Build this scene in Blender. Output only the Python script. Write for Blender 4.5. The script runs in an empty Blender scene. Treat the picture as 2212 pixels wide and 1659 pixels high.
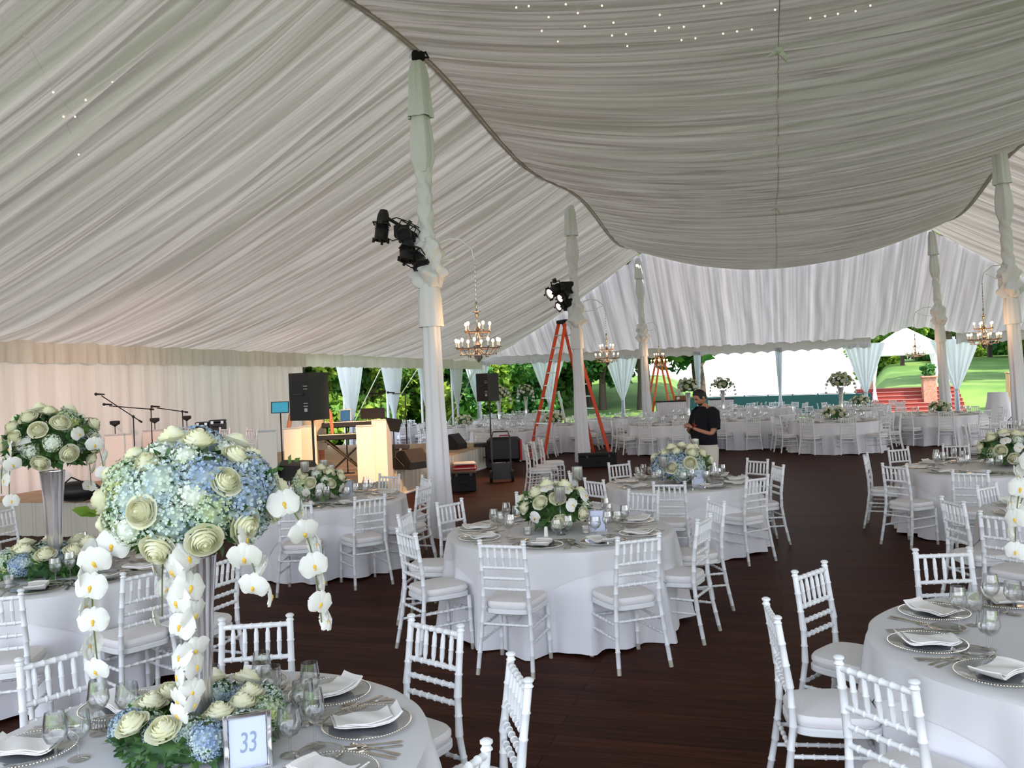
import bpy, math, random
import numpy as np
from mathutils import Vector, Matrix, Euler, Quaternion
R = random.Random(7)
PI = math.pi
C = bpy.context.scene.collection
sin, cos, rad = math.sin, math.cos, math.radians
U = (.292, .956); V = (.956, -.292)          # long and cross axis of the tent on the floor
def W(u, v, z=0.0): return (U[0]*u+V[0]*v, U[1]*u+V[1]*v, z)
ROLL = math.atan(.040); F_ = 1853.0
def px(x, y, z=0.0, dist=None):
    """floor position seen at a pixel of the photograph, at height z (or at distance dist)"""
    dx, dy = x-1106.0, y-829.5
    X = dx*cos(ROLL)-dy*sin(ROLL); Y = dx*sin(ROLL)+dy*cos(ROLL)
    D = dist if dist else (2.0-z)*F_/Y
    return (X*D/F_, D, 2.0-Y*D/F_)
def inframe(x, y, z, m=60):
    if y < .5: return False
    X = x/y*F_; Y = -(z-2.0)/y*F_
    dx = X*cos(ROLL)+Y*sin(ROLL); dy = -X*sin(ROLL)+Y*cos(ROLL)
    return -1106-m < dx < 1106+m and -830-m < dy < 830+m

# ------------------------------------------------------------------ materials
MATS = {}
def mat(name, col, rough=.6, metal=0, spec=.4, emit=None, estr=0, trans=0, trcol=None, sheen=0, bump=None, noise=None, coat=0):
    m = bpy.data.materials.new(name); m.use_nodes = True; nt = m.node_tree; N = nt.nodes; L = nt.links
    b = N['Principled BSDF']; out = N['Material Output']
    b.inputs['Base Color'].default_value = (*col, 1); b.inputs['Roughness'].default_value = rough
    b.inputs['Metallic'].default_value = metal; b.inputs['Specular IOR Level'].default_value = spec
    if coat: b.inputs['Coat Weight'].default_value = coat
    if emit: b.inputs['Emission Color'].default_value = (*emit, 1); b.inputs['Emission Strength'].default_value = estr
    if noise:      # (col2, scale, lo, hi, stretch)
        tc = N.new('ShaderNodeTexCoord'); mp = N.new('ShaderNodeMapping'); mp.inputs['Scale'].default_value = noise[4] if len(noise) > 4 else (1, 1, 1)
        nz = N.new('ShaderNodeTexNoise'); nz.inputs['Scale'].default_value = noise[1]; nz.inputs['Detail'].default_value = 3
        cr = N.new('ShaderNodeValToRGB'); cr.color_ramp.elements[0].position = noise[2]; cr.color_ramp.elements[1].position = noise[3]
        cr.color_ramp.elements[0].color = (*col, 1); cr.color_ramp.elements[1].color = (*noise[0], 1)
        L.new(tc.outputs['Object'], mp.inputs[0]); L.new(mp.outputs[0], nz.inputs[0]); L.new(nz.outputs[0], cr.inputs[0]); L.new(cr.outputs[0], b.inputs['Base Color'])
    if bump:       # (scale, strength, stretch)
        tc = N.new('ShaderNodeTexCoord'); mp = N.new('ShaderNodeMapping'); mp.inputs['Scale'].default_value = bump[2]
        nz = N.new('ShaderNodeTexNoise'); nz.inputs['Scale'].default_value = bump[0]; nz.inputs['Detail'].default_value = 4
        bp = N.new('ShaderNodeBump'); bp.inputs['Strength'].default_value = bump[1]; bp.inputs['Distance'].default_value = .02
        L.new(tc.outputs['Object'], mp.inputs[0]); L.new(mp.outputs[0], nz.inputs[0]); L.new(nz.outputs[0], bp.inputs['Height']); L.new(bp.outputs[0], b.inputs['Normal'])
    if trans:
        t = N.new('ShaderNodeBsdfTranslucent'); t.inputs[0].default_value = (*(trcol or col), 1)
        if noise: L.new(cr.outputs[0], t.inputs[0])
        mx = N.new('ShaderNodeMixShader'); mx.inputs[0].default_value = trans
        L.new(b.outputs[0], mx.inputs[1]); L.new(t.outputs[0], mx.inputs[2]); L.new(mx.outputs[0], out.inputs[0])
    MATS[name] = m
    return m
def glassmat(name, tint, face, edge, rough=.03):
    m = bpy.data.materials.new(name); m.use_nodes = True; nt = m.node_tree; N = nt.nodes; L = nt.links
    N.remove(N['Principled BSDF']); out = N['Material Output']
    tr = N.new('ShaderNodeBsdfTransparent'); tr.inputs[0].default_value = (*tint, 1)
    gl = N.new('ShaderNodeBsdfGlossy'); gl.inputs['Roughness'].default_value = rough
    lw = N.new('ShaderNodeLayerWeight'); lw.inputs[0].default_value = .35
    mr = N.new('ShaderNodeMapRange'); mr.inputs['To Min'].default_value = face; mr.inputs['To Max'].default_value = edge
    L.new(lw.outputs['Facing'], mr.inputs[0]); mx = N.new('ShaderNodeMixShader')
    L.new(mr.outputs[0], mx.inputs[0]); L.new(tr.outputs[0], mx.inputs[1]); L.new(gl.outputs[0], mx.inputs[2]); L.new(mx.outputs[0], out.inputs[0])
    MATS[name] = m
white_paint = mat('white_paint', (.80, .82, .84), .4, spec=.5)
foot_metal = mat('foot_metal', (.45, .44, .38), .45, .4)
cushion_m = mat('cushion_fabric', (.80, .78, .79), .8, spec=.2, bump=(60, .15, (1, 1, 1)))
cloth_m = mat('table_linen', (.80, .80, .84), .75, spec=.25, bump=(4, .25, (1, 1, .3)))
over_m = mat('satin_overlay', (.70, .70, .725), .5, spec=.4, bump=(5, .15, (1, 1, 1)))
napkin_m = mat('napkin_linen', (.84, .82, .80), .85, spec=.2, bump=(250, .2, (1, 1, 1)))
silver_m = mat('silver', (.72, .68, .60), .2, 1)
chrome_m = mat('chrome', (.8, .8, .82), .08, 1)
black_m = mat('black_plastic', (.012, .012, .013), .45, spec=.4)
blackr_m = mat('black_rubber', (.02, .02, .022), .8, spec=.2)
dgrey_m = mat('dark_grey_plastic', (.05, .05, .055), .5)
grille_m = mat('speaker_grille', (.015, .015, .016), .6, bump=(300, .5, (1, 1, 1)))
panel_m = mat('white_laminate', (.78, .76, .70), .5)
panelgrey_m = mat('grey_edge', (.5, .52, .55), .4)
red_m = mat('red_plastic', (.42, .012, .02), .35)
orange_m = mat('orange_fibreglass', (.72, .07, .015), .45)
orange2_m = mat('bright_orange_fibreglass', (.9, .16, .03), .5)
alu_m = mat('aluminium', (.5, .52, .55), .35, .8)
wood_m = mat('pale_wood', (.50, .33, .18), .6, noise=((.38, .22, .11), 6, .3, .7, (1, 1, .1)))
skin_m = mat('skin', (.50, .24, .15), .5, spec=.35)
hair_m = mat('dark_hair', (.012, .010, .010), .6)
shirt_m = mat('black_cotton', (.012, .012, .016), .9, spec=.15)
trouser_m = mat('cream_cotton', (.68, .64, .56), .9, spec=.15)
teal_m = mat('teal_cotton', (.02, .16, .14), .9, spec=.15)
emblem_m = mat('red_print', (.30, .03, .03), .8)
rose_m = mat('cream_rose', (.86, .85, .58), .6, spec=.25, trans=.25, noise=((.90, .90, .74), 30, .35, .65))
blue_m = mat('blue_hydrangea', (.27, .37, .54), .7, spec=.15, noise=((.52, .62, .62), 22, .4, .6))
green_h = mat('green_hydrangea', (.46, .58, .46), .7, spec=.15, noise=((.55, .62, .25), 16, .42, .62))
pale_h = mat('pale_hydrangea', (.58, .68, .58), .7, spec=.15, noise=((.40, .54, .62), 18, .42, .62))
orchid_m = mat('white_orchid', (.88, .88, .84), .55, spec=.25, trans=.2)
orchidc_m = mat('orchid_centre', (.80, .50, .06), .6)
leaf_m = mat('dark_leaf', (.035, .10, .03), .5, spec=.4, noise=((.09, .19, .04), 12, .4, .65))
stem_m = mat('green_stem', (.14, .16, .06), .6)
candle_m = mat('ivory_candle', (.85, .83, .74), .6)
card_m = mat('number_card', (.62, .68, .86), .7)
ink_m = mat('blue_grey_ink', (.27, .34, .50), .7)
brown_m = mat('brown_box', (.24, .11, .05), .7)
bulb_m = mat('warm_bulb', (1, .6, .3), .5, emit=(1, .55, .22), estr=14)
fairy_m = mat('fairy_bulb', (1, .85, .7), .5, emit=(1, .72, .55), estr=1.6)
led_m = mat('red_led', (1, .1, .1), .5, emit=(1, .05, .08), estr=4)
lens_m = mat('lit_lens', (1, .8, .6), .5, emit=(1, .75, .55), estr=8)
lensp_m = mat('pink_lit_lens', (1, .8, .8), .5, emit=(1, .5, .5), estr=6)
crystal_m = mat('crystal_arm', (.42, .38, .36), .12, .75)
gold_m = mat('bronze_ring', (.30, .17, .10), .35, .6)
screen_m = mat('tablet_screen', (.02, .1, .14), .3, emit=(.04, .34, .48), estr=.8)
ipad_m = mat('tablet_screen_dim', (.02, .05, .1), .3, emit=(.03, .14, .28), estr=.8)
curtain_m = mat('sheer_curtain', (.86, .88, .92), .8, spec=.1, trans=.55)
canopy_m = mat('canopy_vinyl', (.78, .80, .76), .6, trans=.25)
carpet_m = mat('red_carpet', (.27, .06, .045), .95, spec=.1)
brick_m = mat('terracotta_brick', (.36, .17, .11), .85, noise=((.45, .25, .18), 12, .4, .6))
screenf_m = mat('green_windscreen', (.003, .045, .045), .8)
bark_m = mat('bark', (.07, .05, .035), .9, bump=(8, .6, (1, 1, .2)))
foliage_m = mat('sunlit_leaves', (.09, .22, .03), .6, spec=.3, trans=.4, noise=((.34, .46, .06), .7, .42, .62))
foliage2_m = mat('deep_green_leaves', (.04, .15, .04), .6, spec=.3, trans=.35, noise=((.13, .30, .06), .7, .4, .65))
grass_m = mat('grass', (.075, .145, .035), .9, spec=.1, noise=((.15, .235, .06), .35, .4, .65))
strap_m = mat('white_strap', (.7, .75, .65), .7)
glassmat('clear_glass', (.99, .995, .995), .06, .9)
glassmat('charger_glass', (.95, .96, .97), .05, .6, .06)
mat('smoked_mercury', (.60, .60, .57), .22, .85)
# mosaic mirror vase
m = mat('mirror_mosaic', (.86, .83, .86), .16, .85)
nt = m.node_tree; N = nt.nodes; L = nt.links
vo = N.new('ShaderNodeTexVoronoi'); vo.inputs['Scale'].default_value = 75; tc = N.new('ShaderNodeTexCoord')
bp = N.new('ShaderNodeBump'); bp.inputs['Strength'].default_value = .9; bp.inputs['Distance'].default_value = .03
L.new(tc.outputs['Object'], vo.inputs[0]); L.new(vo.outputs['Color'], bp.inputs['Height']); L.new(bp.outputs[0], N['Principled BSDF'].inputs['Normal'])
mosaic_m = m

def fabric(name, col, tcol, tr, uvscale, streak=.35):
    """pleated tent liner: cloth that lets daylight through, thinner and doubled strips along the pleats"""
    m = bpy.data.materials.new(name); m.use_nodes = True; nt = m.node_tree; N = nt.nodes; L = nt.links
    b = N['Principled BSDF']; out = N['Material Output']; b.inputs['Roughness'].default_value = .75; b.inputs['Specular IOR Level'].default_value = .2
    uv = N.new('ShaderNodeUVMap'); uv.uv_map = 'UVMap'; mp = N.new('ShaderNodeMapping'); mp.inputs['Scale'].default_value = (uvscale[0], uvscale[1], 1)
    nz = N.new('ShaderNodeTexNoise'); nz.noise_dimensions = '2D'; nz.inputs['Scale'].default_value = 1; nz.inputs['Detail'].default_value = 5; nz.inputs['Roughness'].default_value = .65
    L.new(uv.outputs[0], mp.inputs[0]); L.new(mp.outputs[0], nz.inputs[0])
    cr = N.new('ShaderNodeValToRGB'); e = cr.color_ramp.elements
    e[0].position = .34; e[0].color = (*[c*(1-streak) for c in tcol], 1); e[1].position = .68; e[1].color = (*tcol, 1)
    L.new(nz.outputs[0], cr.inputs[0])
    b.inputs['Base Color'].default_value = (*col, 1)
    bp = N.new('ShaderNodeBump'); bp.inputs['Strength'].default_value = .6; bp.inputs['Distance'].default_value = .03
    L.new(nz.outputs[0], bp.inputs['Height']); L.new(bp.outputs[0], b.inputs['Normal'])
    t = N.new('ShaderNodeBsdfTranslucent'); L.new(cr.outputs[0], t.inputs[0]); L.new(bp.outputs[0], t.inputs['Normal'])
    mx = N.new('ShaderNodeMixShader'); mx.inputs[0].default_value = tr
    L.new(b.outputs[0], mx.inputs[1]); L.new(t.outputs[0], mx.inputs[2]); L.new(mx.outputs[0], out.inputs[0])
    MATS[name] = m
    return m
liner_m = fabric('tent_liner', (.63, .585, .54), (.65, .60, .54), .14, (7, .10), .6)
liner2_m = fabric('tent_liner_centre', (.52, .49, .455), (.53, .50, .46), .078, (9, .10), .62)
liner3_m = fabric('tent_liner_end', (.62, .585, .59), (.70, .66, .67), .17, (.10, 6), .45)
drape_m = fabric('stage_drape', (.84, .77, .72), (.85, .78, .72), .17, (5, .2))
valance_m = fabric('valance_cloth', (.80, .79, .72), (.85, .83, .74), .20, (5, .2))
poledrape_m = mat('pole_drape', (.82, .82, .86), .7, spec=.25, bump=(5, .6, (1, 1, .25)))

# wood floor
m = bpy.data.materials.new('plank_floor'); m.use_nodes = True; nt = m.node_tree; N = nt.nodes; L = nt.links; b = N['Principled BSDF']
uv = N.new('ShaderNodeUVMap'); uv.uv_map = 'UVMap'
br = N.new('ShaderNodeTexBrick'); br.inputs['Scale'].default_value = 1; br.inputs['Brick Width'].default_value = 2.4; br.inputs['Row Height'].default_value = .14; br.inputs['Mortar Size'].default_value = .0025
br.inputs['Color1'].default_value = (.066, .022, .0125, 1); br.inputs['Color2'].default_value = (.041, .0145, .009, 1); br.inputs['Mortar'].default_value = (.006, .003, .002, 1)
nz = N.new('ShaderNodeTexNoise'); nz.inputs['Scale'].default_value = 2; nz.inputs['Detail'].default_value = 6
mp = N.new('ShaderNodeMapping'); mp.inputs['Scale'].default_value = (1, 14, 1)
L.new(uv.outputs[0], br.inputs[0]); L.new(uv.outputs[0], mp.inputs[0]); L.new(mp.outputs[0], nz.inputs[0])
mx = N.new('ShaderNodeMix'); mx.data_type = 'RGBA'; mx.blend_type = 'MULTIPLY'; mx.inputs[0].default_value = .7
cr = N.new('ShaderNodeValToRGB'); cr.color_ramp.elements[0].position = .3; cr.color_ramp.elements[0].color = (.45, .42, .4, 1); cr.color_ramp.elements[1].position = .7; cr.color_ramp.elements[1].color = (1.3, 1.2, 1.1, 1)
L.new(nz.outputs[0], cr.inputs[0]); L.new(br.outputs[0], mx.inputs[6]); L.new(cr.outputs[0], mx.inputs[7]); L.new(mx.outputs[2], b.inputs['Base Color'])
b.inputs['Roughness'].default_value = .5; b.inputs['Specular IOR Level'].default_value = .04
MATS['plank_floor'] = floor_m = m
deck_m = mat('stage_deck', (.42, .25, .14), .6, noise=((.52, .34, .2), 4, .4, .6))
skirt_m = mat('stage_skirt', (.62, .60, .52), .8, bump=(3, .4, (1, 1, .1)))

# ------------------------------------------------------------------ mesh builder
class MB:
    def __init__(s): s.v = []; s.f = []; s.uv = None; s.mi = None
    def add(s, vs, fs):
        n = len(s.v); s.v += [tuple(p) for p in vs]; s.f += [tuple(i+n for i in q) for q in fs]; return s
    def box(s, c, d, rz=0, ax=None, bev=0):
        x, y, z = d[0]/2, d[1]/2, d[2]/2
        if bev:
            b = min(bev, x*.9, y*.9, z*.9); P = []
            for sz, inset in ((-z, b), (-z+b, 0), (z-b, 0), (z, b)):
                X, Y = x-inset, y-inset
                P += [(-X+b, -Y, sz), (X-b, -Y, sz), (X, -Y+b, sz), (X, Y-b, sz), (X-b, Y, sz), (-X+b, Y, sz), (-X, Y-b, sz), (-X, -Y+b, sz)]
            Fc = [tuple(range(7, -1, -1)), tuple(range(24, 32))]
            for k in range(3):
                for i in range(8): j = (i+1) % 8; Fc.append((k*8+i, k*8+j, k*8+8+j, k*8+8+i))
        else:
            P = [(-x, -y, -z), (x, -y, -z), (x, y, -z), (-x, y, -z), (-x, -y, z), (x, -y, z), (x, y, z), (-x, y, z)]
            Fc = [(3, 2, 1, 0), (4, 5, 6, 7), (0, 1, 5, 4), (1, 2, 6, 5), (2, 3, 7, 6), (3, 0, 4, 7)]
        Mx = ax if ax is not None else Matrix.Rotation(rz, 3, 'Z')
        P = [Mx @ Vector(p)+Vector(c) for p in P]
        return s.add(P, Fc)
    def tube(s, pts, rs, seg=8, cap=True, ring=None, flat=1.0):
        pts = [Vector(p) for p in pts]; n = len(pts)
        if not hasattr(rs, '__len__'): rs = [rs]*n
        P = []; up = None
        for i, p in enumerate(pts):
            t = (pts[min(i+1, n-1)]-pts[max(i-1, 0)]).normalized()
            if up is None:
                up = Vector((0, 0, 1)) if abs(t.z) < .9 else Vector((0, 1, 0))
            a = t.cross(up)
            if a.length < 1e-5: a = t.orthogonal()
            a.normalize(); b = t.cross(a).normalized(); up = -b if False else up
            for k in range(seg):
                th = 2*PI*k/seg; P.append(p+(a*cos(th)+b*sin(th)*flat)*rs[i])
        Fc = []
        for i in range(n-1):
            for k in range(seg):
                j = (k+1) % seg; Fc.append((i*seg+k, i*seg+j, i*seg+seg+j, i*seg+seg+k))
        if cap: Fc.append(tuple(range(seg-1, -1, -1))); Fc.append(tuple((n-1)*seg+k for k in range(seg)))
        return s.add(P, Fc)
    def bar(s, a, b, r, seg=8): return s.tube([a, b], r, seg)
    def bamboo(s, pts, r, ringr, step, seg=8):
        """bamboo-turned rod: straight chain with swollen rings"""
        pts = [Vector(p) for p in pts]; P = [pts[0]]; rs = [r]
        for a, b in zip(pts[:-1], pts[1:]):
            L_ = (b-a).length; n = max(1, round(L_/step)); w = .006/L_
            for i in range(1, n+1):
                t = i/n
                if i < n or b != pts[-1]:
                    for tt, rr in ((t-w, r), (t-w*.4, ringr), (t+w*.4, ringr), (t+w, r)):
                        if tt < 1 or b != pts[-1]: P.append(a+(b-a)*min(tt, 1)); rs.append(rr)
                    if b != pts[-1] and i == n: P = P[:-1]; rs = rs[:-1]
                else: P.append(b); rs.append(r)
        # drop duplicates
        Q = [P[0]]; q = [rs[0]]
        for p, r_ in zip(P[1:], rs[1:]):
            if (p-Q[-1]).length > 1e-4: Q.append(p); q.append(r_)
        return s.tube(Q, q, seg)
    def lathe(s, prof, seg=16, c=(0, 0, 0), cap=False):
        P = [(c[0]+r*cos(2*PI*k/seg), c[1]+r*sin(2*PI*k/seg), c[2]+z) for r, z in prof for k in range(seg)]
        Fc = [(i*seg+k, i*seg+(k+1) % seg, (i+1)*seg+(k+1) % seg, (i+1)*seg+k) for i in range(len(prof)-1) for k in range(seg)]
        if cap: Fc.append(tuple(range(seg-1, -1, -1))); Fc.append(tuple((len(prof)-1)*seg+k for k in range(seg)))
        return s.add(P, Fc)
    def ball(s, c, r, seg=12, rings=8, sc=(1, 1, 1)):
        P = []
        for i in range(rings+1):
            th = PI*i/rings
            for k in range(seg):
                ph = 2*PI*k/seg; P.append((c[0]+r*sc[0]*sin(th)*cos(ph), c[1]+r*sc[1]*sin(th)*sin(ph), c[2]+r*sc[2]*cos(th)))
        Fc = [(i*seg+k, (i+1)*seg+k, (i+1)*seg+(k+1) % seg, i*seg+(k+1) % seg) for i in range(rings) for k in range(seg)]
        return s.add(P, Fc)
    def grid(s, fn, nu, nv, closed=False):
        P = [fn(i/nu, j/nv) for i in range(nu+1 if not closed else nu) for j in range(nv+1)]
        Fc = []; k = nv+1; M_ = nu if closed else nu
        tot = nu if closed else nu+1
        for i in range(nu):
            i2 = (i+1) % tot
            for j in range(nv): Fc.append((i*k+j, i2*k+j, i2*k+j+1, i*k+j+1))
        return s.add(P, Fc)
    def mesh(s, name, mt, smooth=True):
        me = bpy.data.meshes.new(name); me.from_pydata(s.v, [], s.f); 
        if mt: me.materials.append(mt)
        if smooth:
            me.polygons.foreach_set('use_smooth', [True]*len(me.polygons))
            try: me.set_sharp_from_angle(angle=rad(42))
            except Exception: pass
        me.update(); return me
def link(name, me, parent=None, loc=(0, 0, 0), rot=(0, 0, 0), sc=1):
    o = bpy.data.objects.new(name, me); C.objects.link(o)
    o.location = loc; o.rotation_euler = rot
    o.scale = (sc, sc, sc) if not hasattr(sc, '__len__') else sc
    if parent: o.parent = parent
    return o
def tag(o, label=None, cat=None, group=None, kind=None):
    if label: o['label'] = label
    if cat: o['category'] = cat
    if group: o['group'] = group
    if kind: o['kind'] = kind
    return o
def solo(name, mb, mt, label, cat, loc=(0, 0, 0), rz=0, group=None, smooth=True):
    return tag(link(name, mb.mesh(name, mt, smooth), None, loc, (0, 0, rz)), label, cat, group)
def struct(name, mb, mt, smooth=True): return tag(link(name, mb.mesh(name, mt, smooth)), kind='structure')
# a part is (name, mesh, loc, rot, scale, [sub-parts], label, kind)
def part(name, mb, mt, loc=(0, 0, 0), rot=(0, 0, 0), sc=1, subs=(), label=None, kind=None, smooth=True):
    return (name, mb.mesh(name, mt, smooth) if isinstance(mb, MB) else mb, loc, rot, sc, subs, label, kind)
def place(name, parts, loc, rz=0, label=None, cat=None, group=None, sc=1, rot=None):
    root = bpy.data.objects.new(name, None); C.objects.link(root); root.empty_display_size = .1
    root.location = loc; root.rotation_euler = rot if rot else (0, 0, rz); root.scale = (sc, sc, sc)
    tag(root, label, cat, group)
    def rec(ps, par):
        for (n, me, lo, ro, s_, subs, lb, kd) in ps:
            o = link(n, me, par, lo, ro, s_); tag(o, lb, kind=kd); rec(subs, o)
    rec(parts, root)
    return root
def npmesh(name, P, Fq, mt, UVs=None):
    me = bpy.data.meshes.new(name); P = np.asarray(P, dtype=np.float32); Fq = np.asarray(Fq, dtype=np.int32)
    me.vertices.add(len(P)); me.vertices.foreach_set('co', P.ravel()); me.loops.add(Fq.size); me.loops.foreach_set('vertex_index', Fq.ravel())
    me.polygons.add(len(Fq)); me.polygons.foreach_set('loop_start', np.arange(0, Fq.size, Fq.shape[1], dtype=np.int32))
    me.polygons.foreach_set('use_smooth', np.ones(len(Fq), dtype=bool))
    if UVs is not None:
        l = me.uv_layers.new(name='UVMap'); l.data.foreach_set('uv', np.asarray(UVs, dtype=np.float32)[Fq.ravel()].ravel())
    me.materials.append(mt); me.update(calc_edges=True); me.validate(); return me
def gridquads(nu, nv):
    i = np.arange(nu)[:, None]*(nv+1)+np.arange(nv)[None, :]
    return np.stack([i, i+nv+1, i+nv+2, i+1], -1).reshape(-1, 4)

# ------------------------------------------------------------------ tent
UA, UB, UC = 10.7, 20.8, 30.8          # pole stations
VL, VR = -4.35, 5.0                    # the two rows of poles
EL, ER = -12.2, 12.86                  # eaves
UF, UN = 35.0, -2.2
ZT = 6.5
rng = np.random.RandomState(3)
def fold1d(x, wl, seed, n=7):
    """irregular pleats as a function of one running length"""
    r = np.random.RandomState(seed); y = np.zeros_like(x); tot = 0
    for k in range(n):
        w = wl*(.45+1.6*r.rand()); a = .5+r.rand(); y += a*np.sin(2*PI*x/w+r.rand()*9+1.1*np.sin(2*PI*x/(w*5.3)+r.rand()*9)); tot += a
    y = y/tot*2.0
    return np.sign(y)*np.abs(y)**.8
def zrow(u): return ZT-.36*np.sin(PI*(u-UA)/10.08)**2
def zcentre(u, v):
    t = np.clip((v-.33)/4.68, -1, 1)
    sg = .62+.18*np.sin(PI*(u-UA)/10.08)**2+.28*np.clip((u-24)/6.8, 0, 1)
    return zrow(u)-sg*(1-t*t)
def surf(name, u, v, zf, mt, amp, along, wl, seed, flip=False):
    UU, VV = np.meshgrid(u, v, indexing='ij'); Z = zf(UU, VV)
    s_, o_ = (UU, VV) if along == 'u' else (VV, UU)
    s2 = s_+.25*np.sin(o_*.35+s_*.21)
    d = fold1d(s2, wl, seed)*amp*(.6+.4*np.sin(o_*.5+s_*.7+seed))+fold1d(s2, wl*.33, seed+5)*amp*.30
    d = d*np.clip(np.minimum(VV-VL, VR-VV)/.5+.05, 0, 1)
    Z = Z+d
    P = np.stack([U[0]*UU+V[0]*VV, U[1]*UU+V[1]*VV, Z], -1).reshape(-1, 3)
    uvs = np.stack([UU, VV], -1).reshape(-1, 2)
    o = link(name, npmesh(name, P, gridquads(len(u)-1, len(v)-1), mt, uvs)); tag(o, kind='structure'); return o
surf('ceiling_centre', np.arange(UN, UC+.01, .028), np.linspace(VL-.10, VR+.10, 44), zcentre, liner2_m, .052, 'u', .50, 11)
def zleft(u, v):
    t = np.clip((v-EL)/(VL-EL), 0, 1); z = 3.0+(zrow(np.minimum(u, UC))-3.0)*t**1.28
    h = np.clip((UF-u)/(UF-UC), 0, 1); zh = 3.15+(ZT-3.15)*h**1.15
    return np.minimum(z, zh)
def zright(u, v):
    t = np.clip((ER-v)/(ER-VR), 0, 1); z = 3.0+(zrow(np.minimum(u, UC))-3.0)*t**1.28
    h = np.clip((UF-u)/(UF-UC), 0, 1); zh = 3.15+(ZT-3.15)*h**1.15
    return np.minimum(z, zh)
def tri_u(name, side):   # side slopes, ending on the hip line
    us = np.arange(UN, UF+.001, .030); nv = 46; w = np.linspace(0, 1, nv)
    UU, WW = np.meshgrid(us, w, indexing='ij')
    hip = np.clip((UF-UU)/(UF-UC), 0, 1)           # hip line: fraction of the slope reached
    if side < 0: VV = EL+(VL-EL)*hip*WW; f = zleft
    else: VV = ER+(VR-ER)*hip*WW; f = zright
    Z = f(UU, VV)
    s2 = UU+.25*np.sin(VV*.35+UU*.2)+.10*(1-WW)*np.sin(UU*1.7)
    amp = .080*(.5+.5*np.sin(VV*.45+UU*.6))+.032
    Z = Z+.05*WW**6+np.clip((1-WW)*7, 0, 1)*(fold1d(s2, .80, 21+side)*amp+fold1d(s2, .21, 31)*.018)*np.clip(hip*1.5, .1, 1)*np.clip(WW*5+.15, 0, 1)
    P = np.stack([U[0]*UU+V[0]*VV, U[1]*UU+V[1]*VV, Z], -1).reshape(-1, 3)
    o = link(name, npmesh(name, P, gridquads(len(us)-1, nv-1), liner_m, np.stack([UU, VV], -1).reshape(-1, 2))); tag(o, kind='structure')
tri_u('ceiling_left', -1); tri_u('ceiling_right', 1)
def hipend():
    vs = np.arange(EL, ER+.001, .03); nh = 30; w = np.linspace(0, 1, nh)
    VV, WW = np.meshgrid(vs, w, indexing='ij')
    top = np.clip(np.minimum((VV-EL)/(VL-EL), (ER-VV)/(ER-VR)), 0, 1); h = top*WW
    UU = UF-(UF-UC)*h
    mid = np.clip(np.minimum(VV-VL, VR-VV)/.4, 0, 1)
    ztop = np.where((VV > VL) & (VV < VR), zcentre(np.full_like(VV, UC), VV)+.06, ZT)
    ze = 3.15+.36*np.exp(-((VV-5.1)/1.1)**2)
    Z = ze+(ztop-ze)*np.where(top >= 1, h**1.1, h**1.15)
    Z = Z+(fold1d(VV+.08*np.sin(UU*2), .5, 44)*.045+fold1d(VV, .16, 45)*.015)*np.clip(top*2, 0, 1)
    P = np.stack([U[0]*UU+V[0]*VV, U[1]*UU+V[1]*VV, Z], -1).reshape(-1, 3)
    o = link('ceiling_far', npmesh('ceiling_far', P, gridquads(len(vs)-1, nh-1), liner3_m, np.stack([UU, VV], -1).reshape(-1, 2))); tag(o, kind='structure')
hipend()
def hanging(name, a, b, z0, z1, mt, amp, wl, seed, scal=0, out=(0, 0)):
    """pleated hanging cloth between two (u,v) points"""
    L_ = math.hypot(b[0]-a[0], b[1]-a[1]); n = max(8, int(L_/.035)); t = np.linspace(0, 1, n+1); w = np.linspace(0, 1, 9)
    T, H = np.meshgrid(t, w, indexing='ij'); s_ = T*L_
    du, dv = (b[0]-a[0])/L_, (b[1]-a[1])/L_
    d = (fold1d(s_, wl, seed)*amp+fold1d(s_, wl*.35, seed+1)*amp*.35)*(.35+.65*H)
    UU = a[0]+du*s_+dv*d+out[0]; VV = a[1]+dv*s_-du*d+out[1]
    zb = z1+scal*np.abs(np.sin(PI*s_/.5))
    Z = z0+(zb-z0)*H
    P = np.stack([U[0]*UU+V[0]*VV, U[1]*UU+V[1]*VV, Z], -1).reshape(-1, 3)
    return link(name, npmesh(name, P, gridquads(n, 8), mt, np.stack([s_, Z], -1).reshape(-1, 2)))
tag(hanging('wall_left', (-2.2, EL+.12), (20.4, EL+.12), 3.02, .02, drape_m, .05, .34, 61), kind='structure')
tag(hanging('trim_1', (UN, EL+.02), (UF, EL+.02), 3.06, 2.66, valance_m, .04, .4, 71, .03, (0, .22)), kind='structure')
tag(hanging('trim_2', (UF, EL), (UF, 3.55), 3.22, 2.80, liner3_m, .03, .4, 73, .07, (-.1, 0)), kind='structure')
tag(hanging('trim_5', (UF, 6.45), (UF, ER), 3.22, 2.80, liner3_m, .03, .4, 74, .07, (-.1, 0)), kind='structure')
tag(hanging('trim_3', (UN, ER), (UF, ER), 3.06, 2.66, liner_m, .04, .4, 75, .03, (0, -.1)), kind='structure')
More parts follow.
